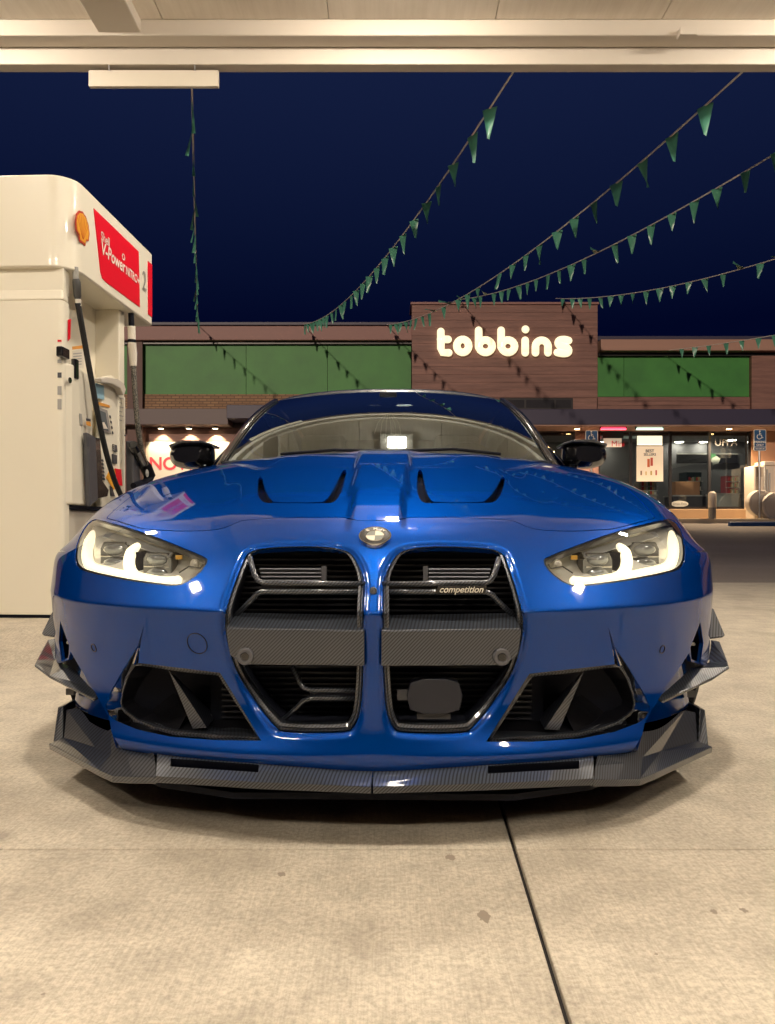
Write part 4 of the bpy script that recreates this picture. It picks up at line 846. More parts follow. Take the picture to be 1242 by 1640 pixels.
# hoses
def hose(path, rs, m, n=12):
    p = chaikin([tuple(q) for q in path], 3, False); p = [Vector(q) for q in p]; return MB().tube(p, rs, n)
HO1 = part('hose', hose([pq(125, 485), pq(131, 520), pq(139, 565), pq(148, 615), pq(158, 670), pq(170, 725), pq(182, 765), pq(193, 792), pq(205, 815), pq(212, 850)], .0175, RUBBER), RUBBER, PUMP, smooth=True)
part('hose_swivel', MB().tube([pq(121, 428), pq(122, 447)], .017, 12), LGREY, HO1, smooth='auto'); part('hose_coupling', MB().tube([pq(122, 446), pq(123, 452), pq(124.5, 474), pq(125, 480)], [.018, .024, .022, .016], 14), mat('swivel_dark', (.10, .10, .10), .35, .6), HO1, smooth='auto')
part('hose_ferrule', MB().tube([pq(125, 479), pq(126, 490)], .018, 12), CREAM, HO1, smooth='auto')
part('hose_stem', MB().tube([pq(210, 495, -.03), pq(211, 524, -.03)], .020, 12), DARK, PUMP, smooth='auto')
HO2 = part('hose', hose([pq(214, 582, -.03), pq(216, 620, -.02), pq(219, 660, -.01), pq(223, 700, .0), pq(229, 730, .0), pq(234, 744, 0)], .019, RUBBER), mat('braided_hose', (.045, .042, .038), .6), PUMP, smooth=True)
def _():
    g = NT(MATS['braided_hose']); wv_ = g.noise(140, 2, rough=.9); g.color(g.ramp(wv_, (.45, (.02, .02, .02)), (.62, (.30, .27, .22))))
_()
part('hose_coupling', MB().tube([pq(211, 523, -.03), pq(211.5, 545, -.03)], .027, 14), CREAM, HO2, smooth='auto'); part('hose_ring', MB().tube([pq(211.5, 544, -.03), pq(211.6, 549, -.03)], .029, 14), DARK, HO2, smooth='auto')
part('hose_coupling', MB().tube([pq(211.6, 548, -.03), pq(213, 566, -.03), pq(214, 586, -.03)], [.029, .030, .024], 14), CREAM, HO2, smooth='auto')
# sign band print
RP = decal('red_sign_panel', [(150, 333.5), (222, 403), (224, 492), (170, 452), (164, 446), (161, 436)], RED, VAL, .001, .003)
decal('red_end_bar', [(236.8, 418), (243.5, 424), (243.5, 508), (237.3, 503)], RED, VAL, .001, .003)
def fit_text(body, pa, pb, zc, h, m, parent, **kw):
    me = text_mesh(body, 1.0, extrude=0, **kw); xs = [v.co.x for v in me.vertices]; yv = [v.co.y for v in me.vertices]
    w0, w1, h0, h1 = min(xs), max(xs), min(yv), max(yv); wtar = pb-pa
    me.transform(Matrix.Translation((-(w0+w1)/2, -(h0+h1)/2, 0))); me.transform(Matrix.Diagonal((wtar/(w1-w0), h/(h1-h0), 1, 1)))
    me.transform(frame((.0062, (pa+pb)/2, zc), (0, 1, 0), (0, 0, 1))); me.materials.clear(); return link('lettering', me, m, parent, fixn=False)
ya = lambda px: pp(px, 400, 0).y
fit_text('Shell', ya(161), ya(174.5), pp(167.5, 382.5, 0).z, .058, CREAM, RP, bold=.012)
fit_text('V-Power', ya(161.5), ya(200), pp(181, 412.5, 0).z, .086, CREAM, RP, bold=.02, shear=.12)
fit_text('NITRO+', ya(201), ya(222.5), pp(212, 441.5, 0).z, .062, CREAM, RP, bold=.02, shear=.1)
fit_text('O', ya(194.5), ya(199), pp(196.8, 411.5, 0).z, .045, CREAM, RP, bold=.02)
fit_text('2', ya(227.5), ya(233.5), pp(230.3, 449.5, 0).z, .135, mat('grey_print', (.32, .31, .28), .5), VAL)
# scallop emblem on the band
ec = pp(131.5, 365, .0); ew, eh = .088, .094
def scallop(s): 
    pts = [(-.42, -.95), (.42, -.95), (.50, -.62)]
    for k in range(49): a = R(-28+236*k/48); rr2 = 1.0+.022*math.cos(k*math.pi/3); pts.append((rr2*math.cos(a), -.02+rr2*.98*math.sin(a)))
    pts.append((-.50, -.62)); return [Vector((0, ec.y+x*ew*s, ec.z+y*eh*s)) for x, y in pts]
SC1 = part('scallop_emblem', MB().prism([p+Vector((.001, 0, 0)) for p in scallop(1.06)], (.004, 0, 0)), mat('emblem_red', (.50, .05, .03), .4), VAL)
part('scallop_face', MB().prism([p+Vector((.005, 0, 0)) for p in scallop(.92)], (.002, 0, 0)), YEL, SC1)
for k in range(7):
    a = R(28+124*k/6); part('scallop_rib', MB().prism([Vector((.0071, ec.y+x*ew, ec.z+y*eh)) for x, y in ((.10*math.cos(a)-.012, -.72), (.10*math.cos(a)+.012, -.72), (.86*math.cos(a)+.014, -.02+.80*math.sin(a)), (.86*math.cos(a)-.014, -.02+.80*math.sin(a)))], (.001, 0, 0)), mat('emblem_rib_red', (.62, .14, .03), .4), SC1)
# ================================================================== the store
SY = 21.7
STORE = empty('corner_store', (0, SY, .9), 0, 'low brown and green shop front with glowing tower sign across the parking lot', 'building')
def sp(name, mb, m, parent=None, **kw):
    o = part(name, mb, m, parent or STORE, **kw); o.data.transform(Matrix.Translation((0, -SY, -.9))); return o
def X(px, y=SY): return (px-CX)/F*y
def Z(py, y=SY): return CAMZ+(HY-py)/F*y
def sbox(px0, px1, py0, py1, y0, y1): return MB().box(X(px0, y0), X(px1, y0), y0, y1, Z(py1, y0), Z(py0, y0))
WOOD = mat('brown_plank_siding', (.20, .10, .075), .6)
def _():
    g = NT(WOOD); n = g.noise(1.6, 4, g.mapping((.5, 1, 7))); s = g.n('ShaderNodeSeparateXYZ'); g.l(g.tc.outputs['Object'], s.inputs[0])
    f = g.noise(6, 5, g.mapping((1, 1, 16))); c = g.ramp(n, (.3, (.150, .076, .062)), (.7, (.26, .135, .108))); c = g.mix(.5, c, g.ramp(f, (.3, (.7, .7, .7)), (.7, (1.2, 1.2, 1.2))), 'MULTIPLY'); g.color(c)
_()
GREEN = mat('green_panel', (.055, .165, .05), .55)
def _():
    g = NT(GREEN); n = g.noise(1.1, 4); g.color(g.ramp(n, (.3, (.034, .17, .036)), (.7, (.050, .24, .044))))
_()
BRICK = mat('tan_brick', (.30, .19, .11), .8)
def _():
    g = NT(BRICK); b = g.n('ShaderNodeTexBrick'); b.inputs['Scale'].default_value = 1.0; b.inputs['Brick Width'].default_value = .22; b.inputs['Row Height'].default_value = .075; b.inputs['Mortar Size'].default_value = .012
    b.inputs['Color1'].default_value = (.36, .22, .12, 1); b.inputs['Color2'].default_value = (.27, .16, .09, 1); b.inputs['Mortar'].default_value = (.14, .09, .06, 1)
    mp = g.n('ShaderNodeMapping'); mp.inputs['Rotation'].default_value = (R(90), 0, 0); g.l(g.tc.outputs['Object'], mp.inputs[0]); g.l(mp.outputs[0], b.inputs[0]); g.color(b.outputs[0]); g.bump(b.outputs['Fac'], -.6, .01)
_()
CORN = mat('cornice_brown', (.24, .12, .105), .55); AWN = mat('dark_metal_awning', (.032, .028, .060), .5); FRM = mat('dark_window_frame', (.018, .016, .018), .4)
sp('shell_wall', MB().box(-22, 22, SY+.35, SY+.5, 3.3, 6.1), mat('rear_shell', (.12, .08, .07), .8))
sp('roof_slab', MB().box(-22, 22, SY+.3, SY+12, 6.0, 6.12), AWN)
# left wing
def planks(x0, x1, z0, z1, y, h, m, parent=None):
    z = z0
    while z < z1-.02: sp('plank', MB().box(x0, x1, y, y+.03, z+.004, min(z+h, z1)-.004), m, parent); z += h
lc = sp('cornice', MB().box(-22, X(660), SY-.30, SY+.3, Z(549), Z(526)), CORN, bevel=.02)
sp('cornice_cap', MB().box(-22, X(660), SY-.36, SY+.34, Z(526)+.002, Z(521)), AWN, bevel=.01)
sp('cornice_shadow_gap', MB().box(-22, X(660), SY-.16, SY+.3, Z(553), Z(549)-.002), FRM)
for x0, x1 in ((-22, X(205)), (X(205), X(395)), (X(395), X(525)), (X(525), X(659))): sp('green_panel', MB().box(x0+.006, x1-.006, SY-.04, SY+.3, Z(632), Z(553)-.004), GREEN)
sp('brick_band', MB().box(-22, X(660), SY-.08, SY+.3, Z(658), Z(632)-.004), BRICK)
sp('awning_beam', MB().box(-22, X(372), SY-.55, SY+.2, Z(684), Z(659)), mat('awning_brown', (.085, .055, .055), .5), bevel=.01)
sp('awning_beam', MB().box(X(372)+.004, X(640), SY-.75, SY+.2, Z(676), Z(655)), AWN, bevel=.01)
sp('lower_wall', MB().box(-22, X(860), SY+.16, SY+.3, .88, Z(684)), WOOD)
planks(-22, X(640), Z(706), Z(684)-.01, SY+.125, .16, WOOD)
sp('pilaster', MB().box(X(208), X(232), SY-.20, SY+.16, .9, Z(523)), mat('dark_brown_post', (.11, .055, .045), .6))
PO = empty('wall_banner', (X(300), SY+.1, 2.6), 0, 'white wall banner with red lettering under three downlights on the store', 'banner')
o = part('banner_sheet', MB().box(X(232)-X(300), X(372)-X(300), 0, .02, Z(800)-2.6, Z(707)-2.6), mat('banner_white', (.80, .74, .64), .6), PO)
me = text_mesh('NOW', .50, extrude=0, bold=.012, align='LEFT'); me.transform(frame((X(237)-X(300), -.004, Z(743)-2.6), (1, 0, 0), (0, 0, 1))); me.materials.clear(); link('banner_lettering', me, RED, PO, fixn=False)
GLOW = mat('downlight_glow', (1, .9, .7), .5, emit=(1, .80, .48), es=14)
for px in (258, 303, 345):
    c = Vector((X(px, SY-.10), SY-.10, Z(686, SY-.10))); dl = empty('wall_downlight', c, 0, 'small round downlight above the white banner on the store wall', 'lamp', 'downlights above the banner')
    part('lamp_can', MB().lathe([(.05, .09), (.075, .08), (.085, -.01), (.078, -.01)], Matrix(), 18), DARK, dl, smooth='auto'); part('lamp_disc', MB().lathe([(0, -.012), (.075, -.012), (.076, .0)], Matrix(), 18), GLOW, dl)
    ld = bpy.data.lights.new('spot', 'SPOT'); ld.energy = 130; ld.spot_size = R(92); ld.spot_blend = .35; ld.color = (1, .80, .50); ld.shadow_soft_size = .03
    lo = bpy.data.objects.new('lamp_beam', ld); COL.objects.link(lo); lo.parent = dl; lo.location = (0, .02, -.03); lo.rotation_euler = (R(14), 0, 0)
# tower
TY = SY-.45
sp('tower_core', MB().box(X(661, TY), X(957, TY), TY+.032, SY+.6, Z(655, TY), Z(488, TY)), WOOD)
z0, z1 = Z(637, TY), Z(488, TY); nb = 12
for k in range(nb): sp('tower_plank', MB().box(X(660, TY), X(957.5, TY), TY, TY+.03, z0+(z1-z0)*k/nb+.0015, z0+(z1-z0)*(k+1)/nb-.0015), WOOD, bevel=.004)
sp('tower_cap', MB().box(X(658, TY), X(959, TY), TY-.05, SY+.65, z1+.002, z1+.06), CORN)
sp('clerestory_frame', sbox(800, 918, 637.5, 655.5, TY-.01, TY+.02), FRM)
for a_, b_ in ((806, 840), (843, 888), (891, 915)): sp('clerestory_pane', sbox(a_, b_, 640.5, 653, TY-.016, TY-.011), mat('dim_glass', (.035, .035, .04), .15))
# glowing name letters
SIGN = empty('tower_name_sign', (X(808, TY), TY-.1, Z(550, TY)), 0, 'glowing cream rounded letters spelling tobbins on the brown tower', 'sign')
SGL = mat('sign_letter_glow', (1, .9, .7), .5, emit=(1, .85, .53), es=1.02)
def arc(cx, cy, rx, ry, a0, a1, n=18): return [(cx+rx*math.cos(R(a0+(a1-a0)*k/n)), cy-ry*math.sin(R(a0+(a1-a0)*k/n))) for k in range(n+1)]
LET = {'t': [[(706.5, 531), (706.5, 558), (709, 564.5), (719, 565)], [(706, 543.5), (718, 543.5)]], 'o': [arc(741.5, 554, 9.5, 10.5, 0, 360)],
       'b': [[(767, 529), (767, 556)], arc(778, 554.5, 10.5, 10, 0, 360)], 'b ': [[(803, 529), (803, 556)], arc(814, 554.5, 10.5, 10, 0, 360)],
       'i': [[(841.5, 545), (841.5, 565)]], 'n': [[(858, 565)]+arc(868, 555, 10, 10, 180, 0)+[(878, 565)]], 's': [chaikin([(911, 545.5), (904, 543.5), (895, 545), (894, 552), (902, 555), (911, 558), (911, 565), (903, 566.5), (893, 564.5)], 2, False)]}
def stroke(mb, path, r, y, th):
    """flat rounded ribbon, the shape of a channel letter's stroke"""
    p = [Vector((X(a, y), y, Z(b, y))) for a, b in path]; mb.tube(p, r, 14, flat=(0, -1, 0))
    for e in (p[0], p[-1]): mb.lathe([(0, .45*r), (.5*r, .39*r), (.86*r, .23*r), (r, 0), (.86*r, -.23*r), (0, -.3*r)], frame(e, (1, 0, 0), (0, 0, 1)), 16)
for ch_, paths in LET.items():
    mb = MB()
    for p_ in paths: stroke(mb, p_, .105, TY-.10, .04)
    if ch_ == 'i': c = Vector((X(842, TY-.1), TY-.10, Z(527.5, TY-.1))); mb.lathe([(0, .05), (.06, .045), (.11, .0), (.06, -.03), (0, -.04)], frame(c, (1, 0, 0), (0, 0, 1)), 18)
    mb.v = [(a-X(808, TY), b-(TY-.1), c2-Z(550, TY)) for a, b, c2 in mb.v]; part('glowing_letter', mb, SGL, SIGN, smooth=True)
    # stand-off pins to the wall
    xs_ = [v[0] for v in mb.v]; xm = (min(xs_)+max(xs_))/2; part('letter_pin', MB().box(xm-.02, xm+.02, .0, .10, -.02, .02), DARK, SIGN)
# right wing
RY = SY-.15
sp('cornice', MB().box(X(957.5), 24, SY-.35, SY+.3, Z(566), Z(548)), mat('cornice_tan', (.34, .20, .15), .55), bevel=.02)
sp('cornice_shadow_gap', MB().box(X(957.5), 24, SY-.10, SY+.3, Z(571), Z(566)-.002), FRM)
for x0, x1 in ((X(957.5), X(1000)), (X(1000), X(1201))): sp('green_panel', MB().box(x0+.006, x1-.006, SY+.02, SY+.3, Z(635), Z(571)-.004), GREEN)
planks(X(957.5), X(1201), Z(656), Z(635)-.006, SY-.0, .12, WOOD)
sp('pilaster', MB().box(X(1201), 24, SY-.12, SY+.3, Z(656), Z(571)-.004), WOOD)
AY = SY-1.15
sp('awning', MB().box(X(830, AY), 24, AY, SY+.3, Z(680, AY), Z(655, AY)), AWN, bevel=.015)
SOF = mat('soffit_brown', (.30, .19, .15), .6)
sp('soffit', MB().box(X(830, AY), 24, AY+.02, SY+.3, Z(680, AY)-.03, Z(680, AY)-.002), SOF)
zs_ = Z(680, AY)-.031
for k, px in enumerate((925, 1168)):
    c = Vector((X(px, AY+.7), AY+.7, zs_)); dl = empty('soffit_downlight', c, 0, 'small round downlight in the awning soffit over the shop windows', 'lamp', 'downlights in the awning soffit')
    part('lamp_rim', MB().lathe([(.07, 0), (.09, -.004), (.10, 0)], Matrix(), 20), CREAM, dl); part('lamp_disc', MB().lathe([(0, -.003), (.068, -.003)], Matrix(), 20), GLOW, dl)
    ld = bpy.data.lights.new('spot', 'SPOT'); ld.energy = 520; ld.spot_size = R(140); ld.spot_blend = .6; ld.color = (1, .76, .48); ld.shadow_soft_size = .06
    lo = bpy.data.objects.new('lamp_beam', ld); COL.objects.link(lo); lo.parent = dl; lo.location = (0, 0, -.03)
for nm, p0_, p1_, cl_, st_ in (('red', 962, 1003, (1, .03, .10), 2.6), ('pale green', 1019, 1062, (.62, .85, .66), 1.7)):
    c = Vector((X((p0_+p1_)/2, AY+.25), AY+.25, zs_-.05)); h_ = (X(p1_, AY+.25)-X(p0_, AY+.25))/2
    t = empty('light_tube', c, 0, '%s light tube under the awning above the shop window' % nm, 'lamp')
    part('tube', MB().tube([(-h_, 0, 0), (h_, 0, 0)], .035, 12), mat('tube_'+nm, (.8, .8, .8), .4, emit=cl_, es=st_), t, smooth='auto')
    for s_ in (-1, 1): part('tube_clip', MB().box(s_*h_-.015, s_*h_+.015, -.03, .03, -.02, .05), DARK, t)
# window wall: frame members and panes
WY = SY+.10
zt, zb = Z(689, WY), Z(815, WY)
sp('wall_pier', MB().box(X(921, WY), X(958, WY), WY-.06, WY+.3, .9, Z(680, AY)-.032), WOOD)
sp('wall_pier', MB().box(X(1202, WY), 24, WY-.10, WY+.3, .9, Z(680, AY)-.032), mat('warm_wood', (.36, .19, .11), .6))
sp('window_header', MB().box(X(860, WY), 24, WY-.03, WY+.2, zt+.0, Z(680, AY)-.032), mat('header_wood', (.34, .20, .15), .6))
sp('window_sill', MB().box(X(860, WY), X(1202, WY), WY-.22, WY+.2, .9, zb-.01), mat('sill_wood', (.55, .36, .22), .6), bevel=.015)
for a_, b_ in ((860, 864), (918, 921), (958, 961), (1008, 1012), (1071.5, 1075.5), (1134, 1138), (1198, 1202)): sp('window_mullion', MB().box(X(a_, WY), X(b_, WY), WY-.045, WY+.045, zb, zt), FRM)
sp('window_rail', MB().box(X(860, WY), X(1202, WY), WY-.04, WY+.04, zt-.05, zt-.001), FRM); sp('window_rail', MB().box(X(860, WY), X(1202, WY), WY-.04, WY+.04, zb-.008, zb+.06), FRM)
for a_, b_ in ((864, 918), (961, 1008), (1012, 1071.5), (1075.5, 1134), (1138, 1198)): sp('window_pane', MB().box(X(a_, WY)+.002, X(b_, WY)-.002, WY-.004, WY+.004, zb+.06, zt-.05), SHOPGLASS)
# shop interior
INW = mat('interior_grey_wall', (.16, .16, .17), .7)
BYI = SY+6.0
sp('interior_back_wall', MB().box(3.5, 13.5, BYI, BYI+.1, .9, 4.4), INW); sp('interior_floor', MB().box(3.5, 13.5, WY+.2, BYI, .88, .93), mat('shop_floor', (.16, .14, .13), .4))
sp('interior_ceiling', MB().box(3.5, 13.5, WY+.2, BYI, 3.72, 3.80), mat('shop_ceiling', (.42, .41, .40), .7)); sp('interior_side_wall', MB().box(13.3, 13.4, WY+.2, BYI, .9, 3.7), INW); sp('interior_side_wall', MB().box(3.5, 3.6, WY+.2, BYI, .9, 3.7), INW)
IG = mat('shop_ceiling_lamp', (1, 1, 1), .5, emit=(1, .88, .68), es=75)
for px, py, y in ((905, 692, 23.5), (1004, 693, 23.2), (1113, 694, 23.3), (1128, 714, 26.0), (1172, 705, 24.6), (1088, 723, 27.2), (960, 712, 25.8)):
    yy = (3.70-CAMZ)/((HY-py)/F); yy = min(max(yy, 22.5), BYI-.3); c = Vector((X(px, yy), yy, 3.70)); dl = empty('shop_ceiling_light', c, 0, 'round recessed ceiling light inside the shop behind the window', 'lamp', 'ceiling lights inside the shop')
    part('lamp_disc', MB().lathe([(0, -.012), (.13, -.012), (.15, .018)], Matrix(), 20), IG, dl); part('lamp_rim', MB().lathe([(.15, .018), (.17, -.006), (.18, .019)], Matrix(), 20), CREAM, dl)
def thing_box(name, label, cat, px0, px1, py0, py1, y, d, m, extra=None, group=None):
    c = Vector((X((px0+px1)/2, y), y, Z(py1, y))); h_ = (X(px1, y)-X(px0, y))/2; ht = Z(py0, y)-Z(py1, y)
    e = empty(name, c, 0, label, cat, group); part('body', MB().box(-h_, h_, 0, d, 0, ht), m, e, bevel=.01)
    if extra: extra(e, h_, ht, d)
    return e
def shelves(e, h, ht, d):
    for k in range(1, 4): part('shelf_board', MB().box(-h-.01, h+.01, -.10, 0, ht*k/4-.012, ht*k/4+.012), LGREY, e)
    rn = random.Random(3)
    for k in range(1, 4):
        for j in range(7): x = -h+.06+j*(2*h-.1)/7; part('packet', MB().box(x, x+.05, -.09, -.02, ht*k/4+.013, ht*k/4+.10+rn.random()*.06), mat('packet%d' % (j % 4), ((.5,.05,.05), (.6,.45,.2), (.5,.5,.45), (.1,.2,.1))[j % 4], .5), e)
def top(e, h, ht, d): part('counter_top', MB().box(-h-.03, h+.03, -.05, d+.02, ht, ht+.04), LGREY, e)
thing_box('wooden_crate', 'brown wooden box on the counter behind the shop window', 'box', 1082, 1121, 771, 794, 23.0, .5, mat('box_wood', (.34, .17, .085), .6), lambda e, h, ht, d: [part('box_slat', MB().box(-h, h, -.012, -.001, ht*k/3+.01, ht*(k+1)/3-.01), mat('box_wood', (.3, .15, .08), .6), e) for k in range(3)])
thing_box('shop_counter', 'dark counter carrying a brown box inside the shop', 'counter', 1078, 1132, 795, 822, 22.9, .7, mat('counter_dark', (.06, .055, .06), .5), top)
thing_box('display_case', 'pale glass fronted display case behind the shop pane with faint letters', 'display case', 1146, 1187, 792, 820, 22.6, .6, mat('case_pale', (.34, .36, .34), .3), top)
thing_box('snack_rack', 'red packed snack rack standing behind the pale display case', 'rack', 1163, 1183, 762, 800, 24.5, .4, mat('rack_red', (.30, .06, .07), .5), shelves)
thing_box('pastry_shelf', 'small lit pastry shelf under the best sellers poster', 'shelf', 1024, 1052, 772, 800, 22.6, .4, mat('pastry_pale', (.5, .42, .34), .5), shelves)
thing_box('menu_panel', 'dark wall panel behind the counter at the back of the shop', 'panel', 1085, 1182, 728, 742, BYI-.2, .08, mat('panel_black', (.02, .02, .025), .4), lambda e, h, ht, d: part('panel_trim', MB().box(-h, h, -.01, 0, ht, ht+.05), LGREY, e))
thing_box('drink_cooler', 'tall dark drink cooler at the back wall of the shop', 'cooler', 1100, 1124, 756, 815, BYI-.9, .7, mat('cooler_dark', (.03, .05, .055), .3), shelves)
# posters and signs in the panes
def flat(name, label, cat, quad, y, m, th=.012, extra=None):
    c = Vector((X(sum(q[0] for q in quad)/len(quad), y), y, Z(sum(q[1] for q in quad)/len(quad), y))); e = empty(name, c, 0, label, cat)
    part('board', MB().prism([(X(a, y)-c.x, 0, Z(b, y)-c.z) for a, b in quad], (0, th, 0)), m, e)
    if extra: extra(e, c, y)
    return e
def R4(a, b, c, d): return [(a, d), (b, d), (b, c), (a, c)]
def tx(e, c, y, body, px, py, size, m, **kw):
    me = text_mesh(body, size, extrude=0, **kw); me.transform(frame((X(px, y)-c.x, -.006, Z(py, y)-c.z), (1, 0, 0), (0, 0, 1))); me.materials.clear(); link('lettering', me, m, e, fixn=False)
GY = WY-.05
def poster(e, c, y):
    tx(e, c, y, 'BEST', 1041, 722.5, .115, INK, bold=.003); tx(e, c, y, 'SELLERS', 1041, 728, .10, INK, bold=.002)
    for q, col in (((1037, 1041, 735, 748), (.62, .14, .05)), ((1042, 1046, 733, 746), (.60, .10, .06)), ((1026, 1028.5, 754, 761), (.30, .18, .10)), ((1034, 1036, 755, 761), (.70, .50, .15)), ((1042, 1044.5, 754, 761), (.55, .40, .10)), ((1050, 1052.5, 753, 761), (.50, .10, .08))):
        part('drink_picture', MB().prism([(X(a, y)-c.x, -.005, Z(b, y)-c.z) for a, b in R4(*q)], (0, .003, 0)), mat('print_%d%d' % (q[0], q[2]), col, .5), e)
flat('window_poster', 'cream poster of best selling drinks standing in the shop window', 'poster', R4(1020, 1062.5, 714.5, 771), GY, mat('poster_cream_glow', (.78, .66, .50), .5, emit=(1, .80, .55), es=.28), .012, poster)  # poster material glows slightly in place of light falling on it
flat('lightbox_sign', 'bright white lightbox above the cream poster in the shop window', 'sign', R4(1021, 1061, 698, 713), GY+.01, mat('lightbox_glow', (.9, .85, .7), .5, emit=(1, .86, .58), es=1.3))
flat('window_notice', 'white notice with red print behind the car mirror in the window', 'sign', R4(967, 996, 702, 716), GY, mat('notice_white_glow', (.75, .68, .58), .5, emit=(1, .82, .6), es=.35), .012, lambda e, c, y: tx(e, c, y, 'Mini', 990, 711, .22, RED))  # weak emission in the sheet makes the notice look lit
flat('window_blind', 'short dark blind at the top of the shop window over a notice', 'blind', R4(966, 999, 690, 701.5), GY-.02, FRM, .02)
flat('oval_window_sticker', 'white oval sticker low on the shop window pane', 'sticker', [(1089+14*math.cos(a), 807-5*math.sin(a)) for a in np.linspace(0, 2*math.pi, 24, endpoint=False)], WY-.012, mat('sticker_white', (.55, .55, .50), .5), .003, lambda e, c, y: tx(e, c, y, 'Drive-Thru', 1089, 807, .085, INK))
flat('hanging_star', 'white and green folded paper star hung in the shop window', 'decoration', [(1139, 729), (1143, 733), (1148, 730), (1154, 735), (1151, 742), (1143, 744), (1138, 738)], WY+.3, mat('star_white', (.62, .64, .58), .6), .05, lambda e, c, y: part('green_point', MB().prism([(X(a, y)-c.x, -.01, Z(b, y)-c.z) for a, b in ((1138, 736), (1144, 731), (1148, 730), (1144, 726), (1139, 726))], (0, .04, 0)), mat('star_green', (.08, .28, .12), .6), e))
flat('reflected_lettering', 'faint pale reflected letters across the top of one shop pane', 'lettering', R4(1163.6, 1164.2, 708.6, 709.4), WY-.014, mat('faint_reflection', (.12, .115, .11), .5), .004, lambda e, c, y: tx(e, c, y, 'UFFA', 1163, 709, .28, mat('faint_reflection', (.12, .115, .11), .5)))  # flat letter shapes standing in for a reflection in the glass
# ================================================================== street furniture in front of the store
SBL = mat('sign_blue', (.02, .08, .19), .4)
def wheelchair(e, cx, cz, s, y):
    mb = MB(); P_ = lambda a, b: Vector((cx+a*s, y, cz+b*s))
    mb.tube([P_(-.06, .50), P_(-.06, .12), P_(.20, .10), P_(.30, -.28), P_(.44, -.24)], .055*s, 8); mb.tube([P_(-.06, .30), P_(.17, .29)], .045*s, 8)
    mb.tube([P_(-.10+.32*math.cos(R(a)), -.12+.32*math.sin(R(a))) for a in range(115, 345, 14)], .05*s, 8); mb.lathe([(0, .02), (.10*s, .015), (.10*s, 0)], frame(P_(-.06, .66), (1, 0, 0), (0, 0, 1)), 16)
    part('wheelchair_symbol', mb, CREAM, e)
def parking_sign(px, py_t, py_b, lab, y, full=True):
    c = Vector((X(px, y), y, float(rampz(min(y, 20.6))) if y < 20.6 else .90)); e = empty('parking_sign', c, 0, lab, 'sign'); zt2, zb2 = Z(py_t, y)-c.z, Z(py_b, y)-c.z
    part('post', MB().tube([(0, .03, 0), (0, .03, zt2-.05)], .028, 12), ALU, e, smooth='auto'); w2 = .165
    part('plate_border', MB().prism([(a, .0, b) for a, b in rrect(-w2, w2, zb2, zt2, .03)], (0, .006, 0)), CREAM, e); part('plate', MB().prism([(a, -.003, b) for a, b in rrect(-w2+.012, w2-.012, zb2+.012, zt2-.012, .025)], (0, .004, 0)), SBL, e)
    wheelchair(e, 0, zt2-.17, .19 if full else .21, -.006)
    if full:
        for body, dz, sz in (('PARKING', .335, .075), ('ONLY', .415, .075)):
            me = text_mesh(body, sz, extrude=0, bold=.002); me.transform(frame((0, -.005, zt2-dz), (1, 0, 0), (0, 0, 1))); me.materials.clear(); link('lettering', me, CREAM, e, fixn=False)
        part('plate_divider', MB().box(-w2+.01, w2-.01, -.0045, -.003, zt2-.475, zt2-.462), CREAM, e)
        me = text_mesh('MINIMUM', .055, extrude=0, bold=.001); me.transform(frame((0, -.005, zt2-.52), (1, 0, 0), (0, 0, 1))); me.materials.clear(); link('lettering', me, CREAM, e, fixn=False)
parking_sign(1217.5, 688, 722, 'tall blue accessible parking sign on a post by the white machine', 20.75)
parking_sign(948, 689.5, 710, 'small blue accessible parking sign in front of the brown wall pier', 20.75, False)
c = Vector((X(1141, 20.75), 20.75, .90)); BO = empty('bollard', c, 0, 'white topped round bollard on the walkway before the shop window', 'bollard'); hb_ = Z(787, 20.75)-.9
part('bollard_post', MB().lathe([(.10, 0), (.10, .30)], Matrix(), 24), mat('bollard_grey', (.22, .20, .18), .6), BO, smooth='auto'); part('bollard_sleeve', MB().lathe([(.105, .30), (.105, hb_-.08), (.095, hb_-.04), (.06, hb_-.01), (0, hb_)], Matrix(), 24), mat('bollard_cream', (.60, .52, .42), .5), BO, smooth='auto')
c = on_plane(1206, 843, (0, 19.6, 0), (0, 1, 0)); c.z = float(rampz(19.6)); WS = empty('wheel_stop', (X(1215, 19.6), 19.6, c.z), 0, 'blue painted concrete wheel stop before the walkway', 'wheel stop')
hw_ = X(1262, 19.6)-X(1215, 19.6); part('stop_block', MB().loft([[(x, -.09, -.03), (x, -.06, .10), (x, .06, .11), (x, .09, .0)] for x in (-hw_, hw_)], closed=True, cap=True), mat('blue_stop_paint', (.012, .05, .16), .55), WS, bevel=.015)
for s_ in (-1, 1): part('stop_pin', MB().lathe([(.02, .10), (.02, .118), (0, .12)], Matrix.Translation((s_*hw_*.6, 0, 0)), 12), ALU, WS)
# white air and water machine at the corner
my = 20.95; c = Vector((X(1235, my), my, .90)); AM = empty('air_machine', c, 0, 'white coin operated air machine with round drums at the store corner', 'machine')
AMW = mat('machine_cream', (.66, .56, .45), .5)
part('machine_cabinet', MB().box(X(1212, my)-c.x, X(1290, my)-c.x, .15, .75, 0, Z(745, my)-.9), AMW, AM, bevel=.03); part('machine_top', MB().box(X(1228, my)-c.x, X(1290, my)-c.x, .12, .7, Z(745, my)-.9+.003, Z(738, my)-.9), AMW, AM, bevel=.02)
for px, py, r_, yo in ((1238, 812, .40, -.10), (1217, 806, .36, .02)):
    part('hose_drum', MB().lathe([(0, .10), (r_*.72, .10), (r_*.80, .13), (r_*.95, .13), (r_, .08), (r_, -.06), (0, -.06)], frame((X(px, my)-c.x, yo, Z(py, my)-.9), (1, 0, 0), (0, 0, 1)), 36), mat('drum_grey', (.52, .46, .40), .5), AM, smooth='auto')
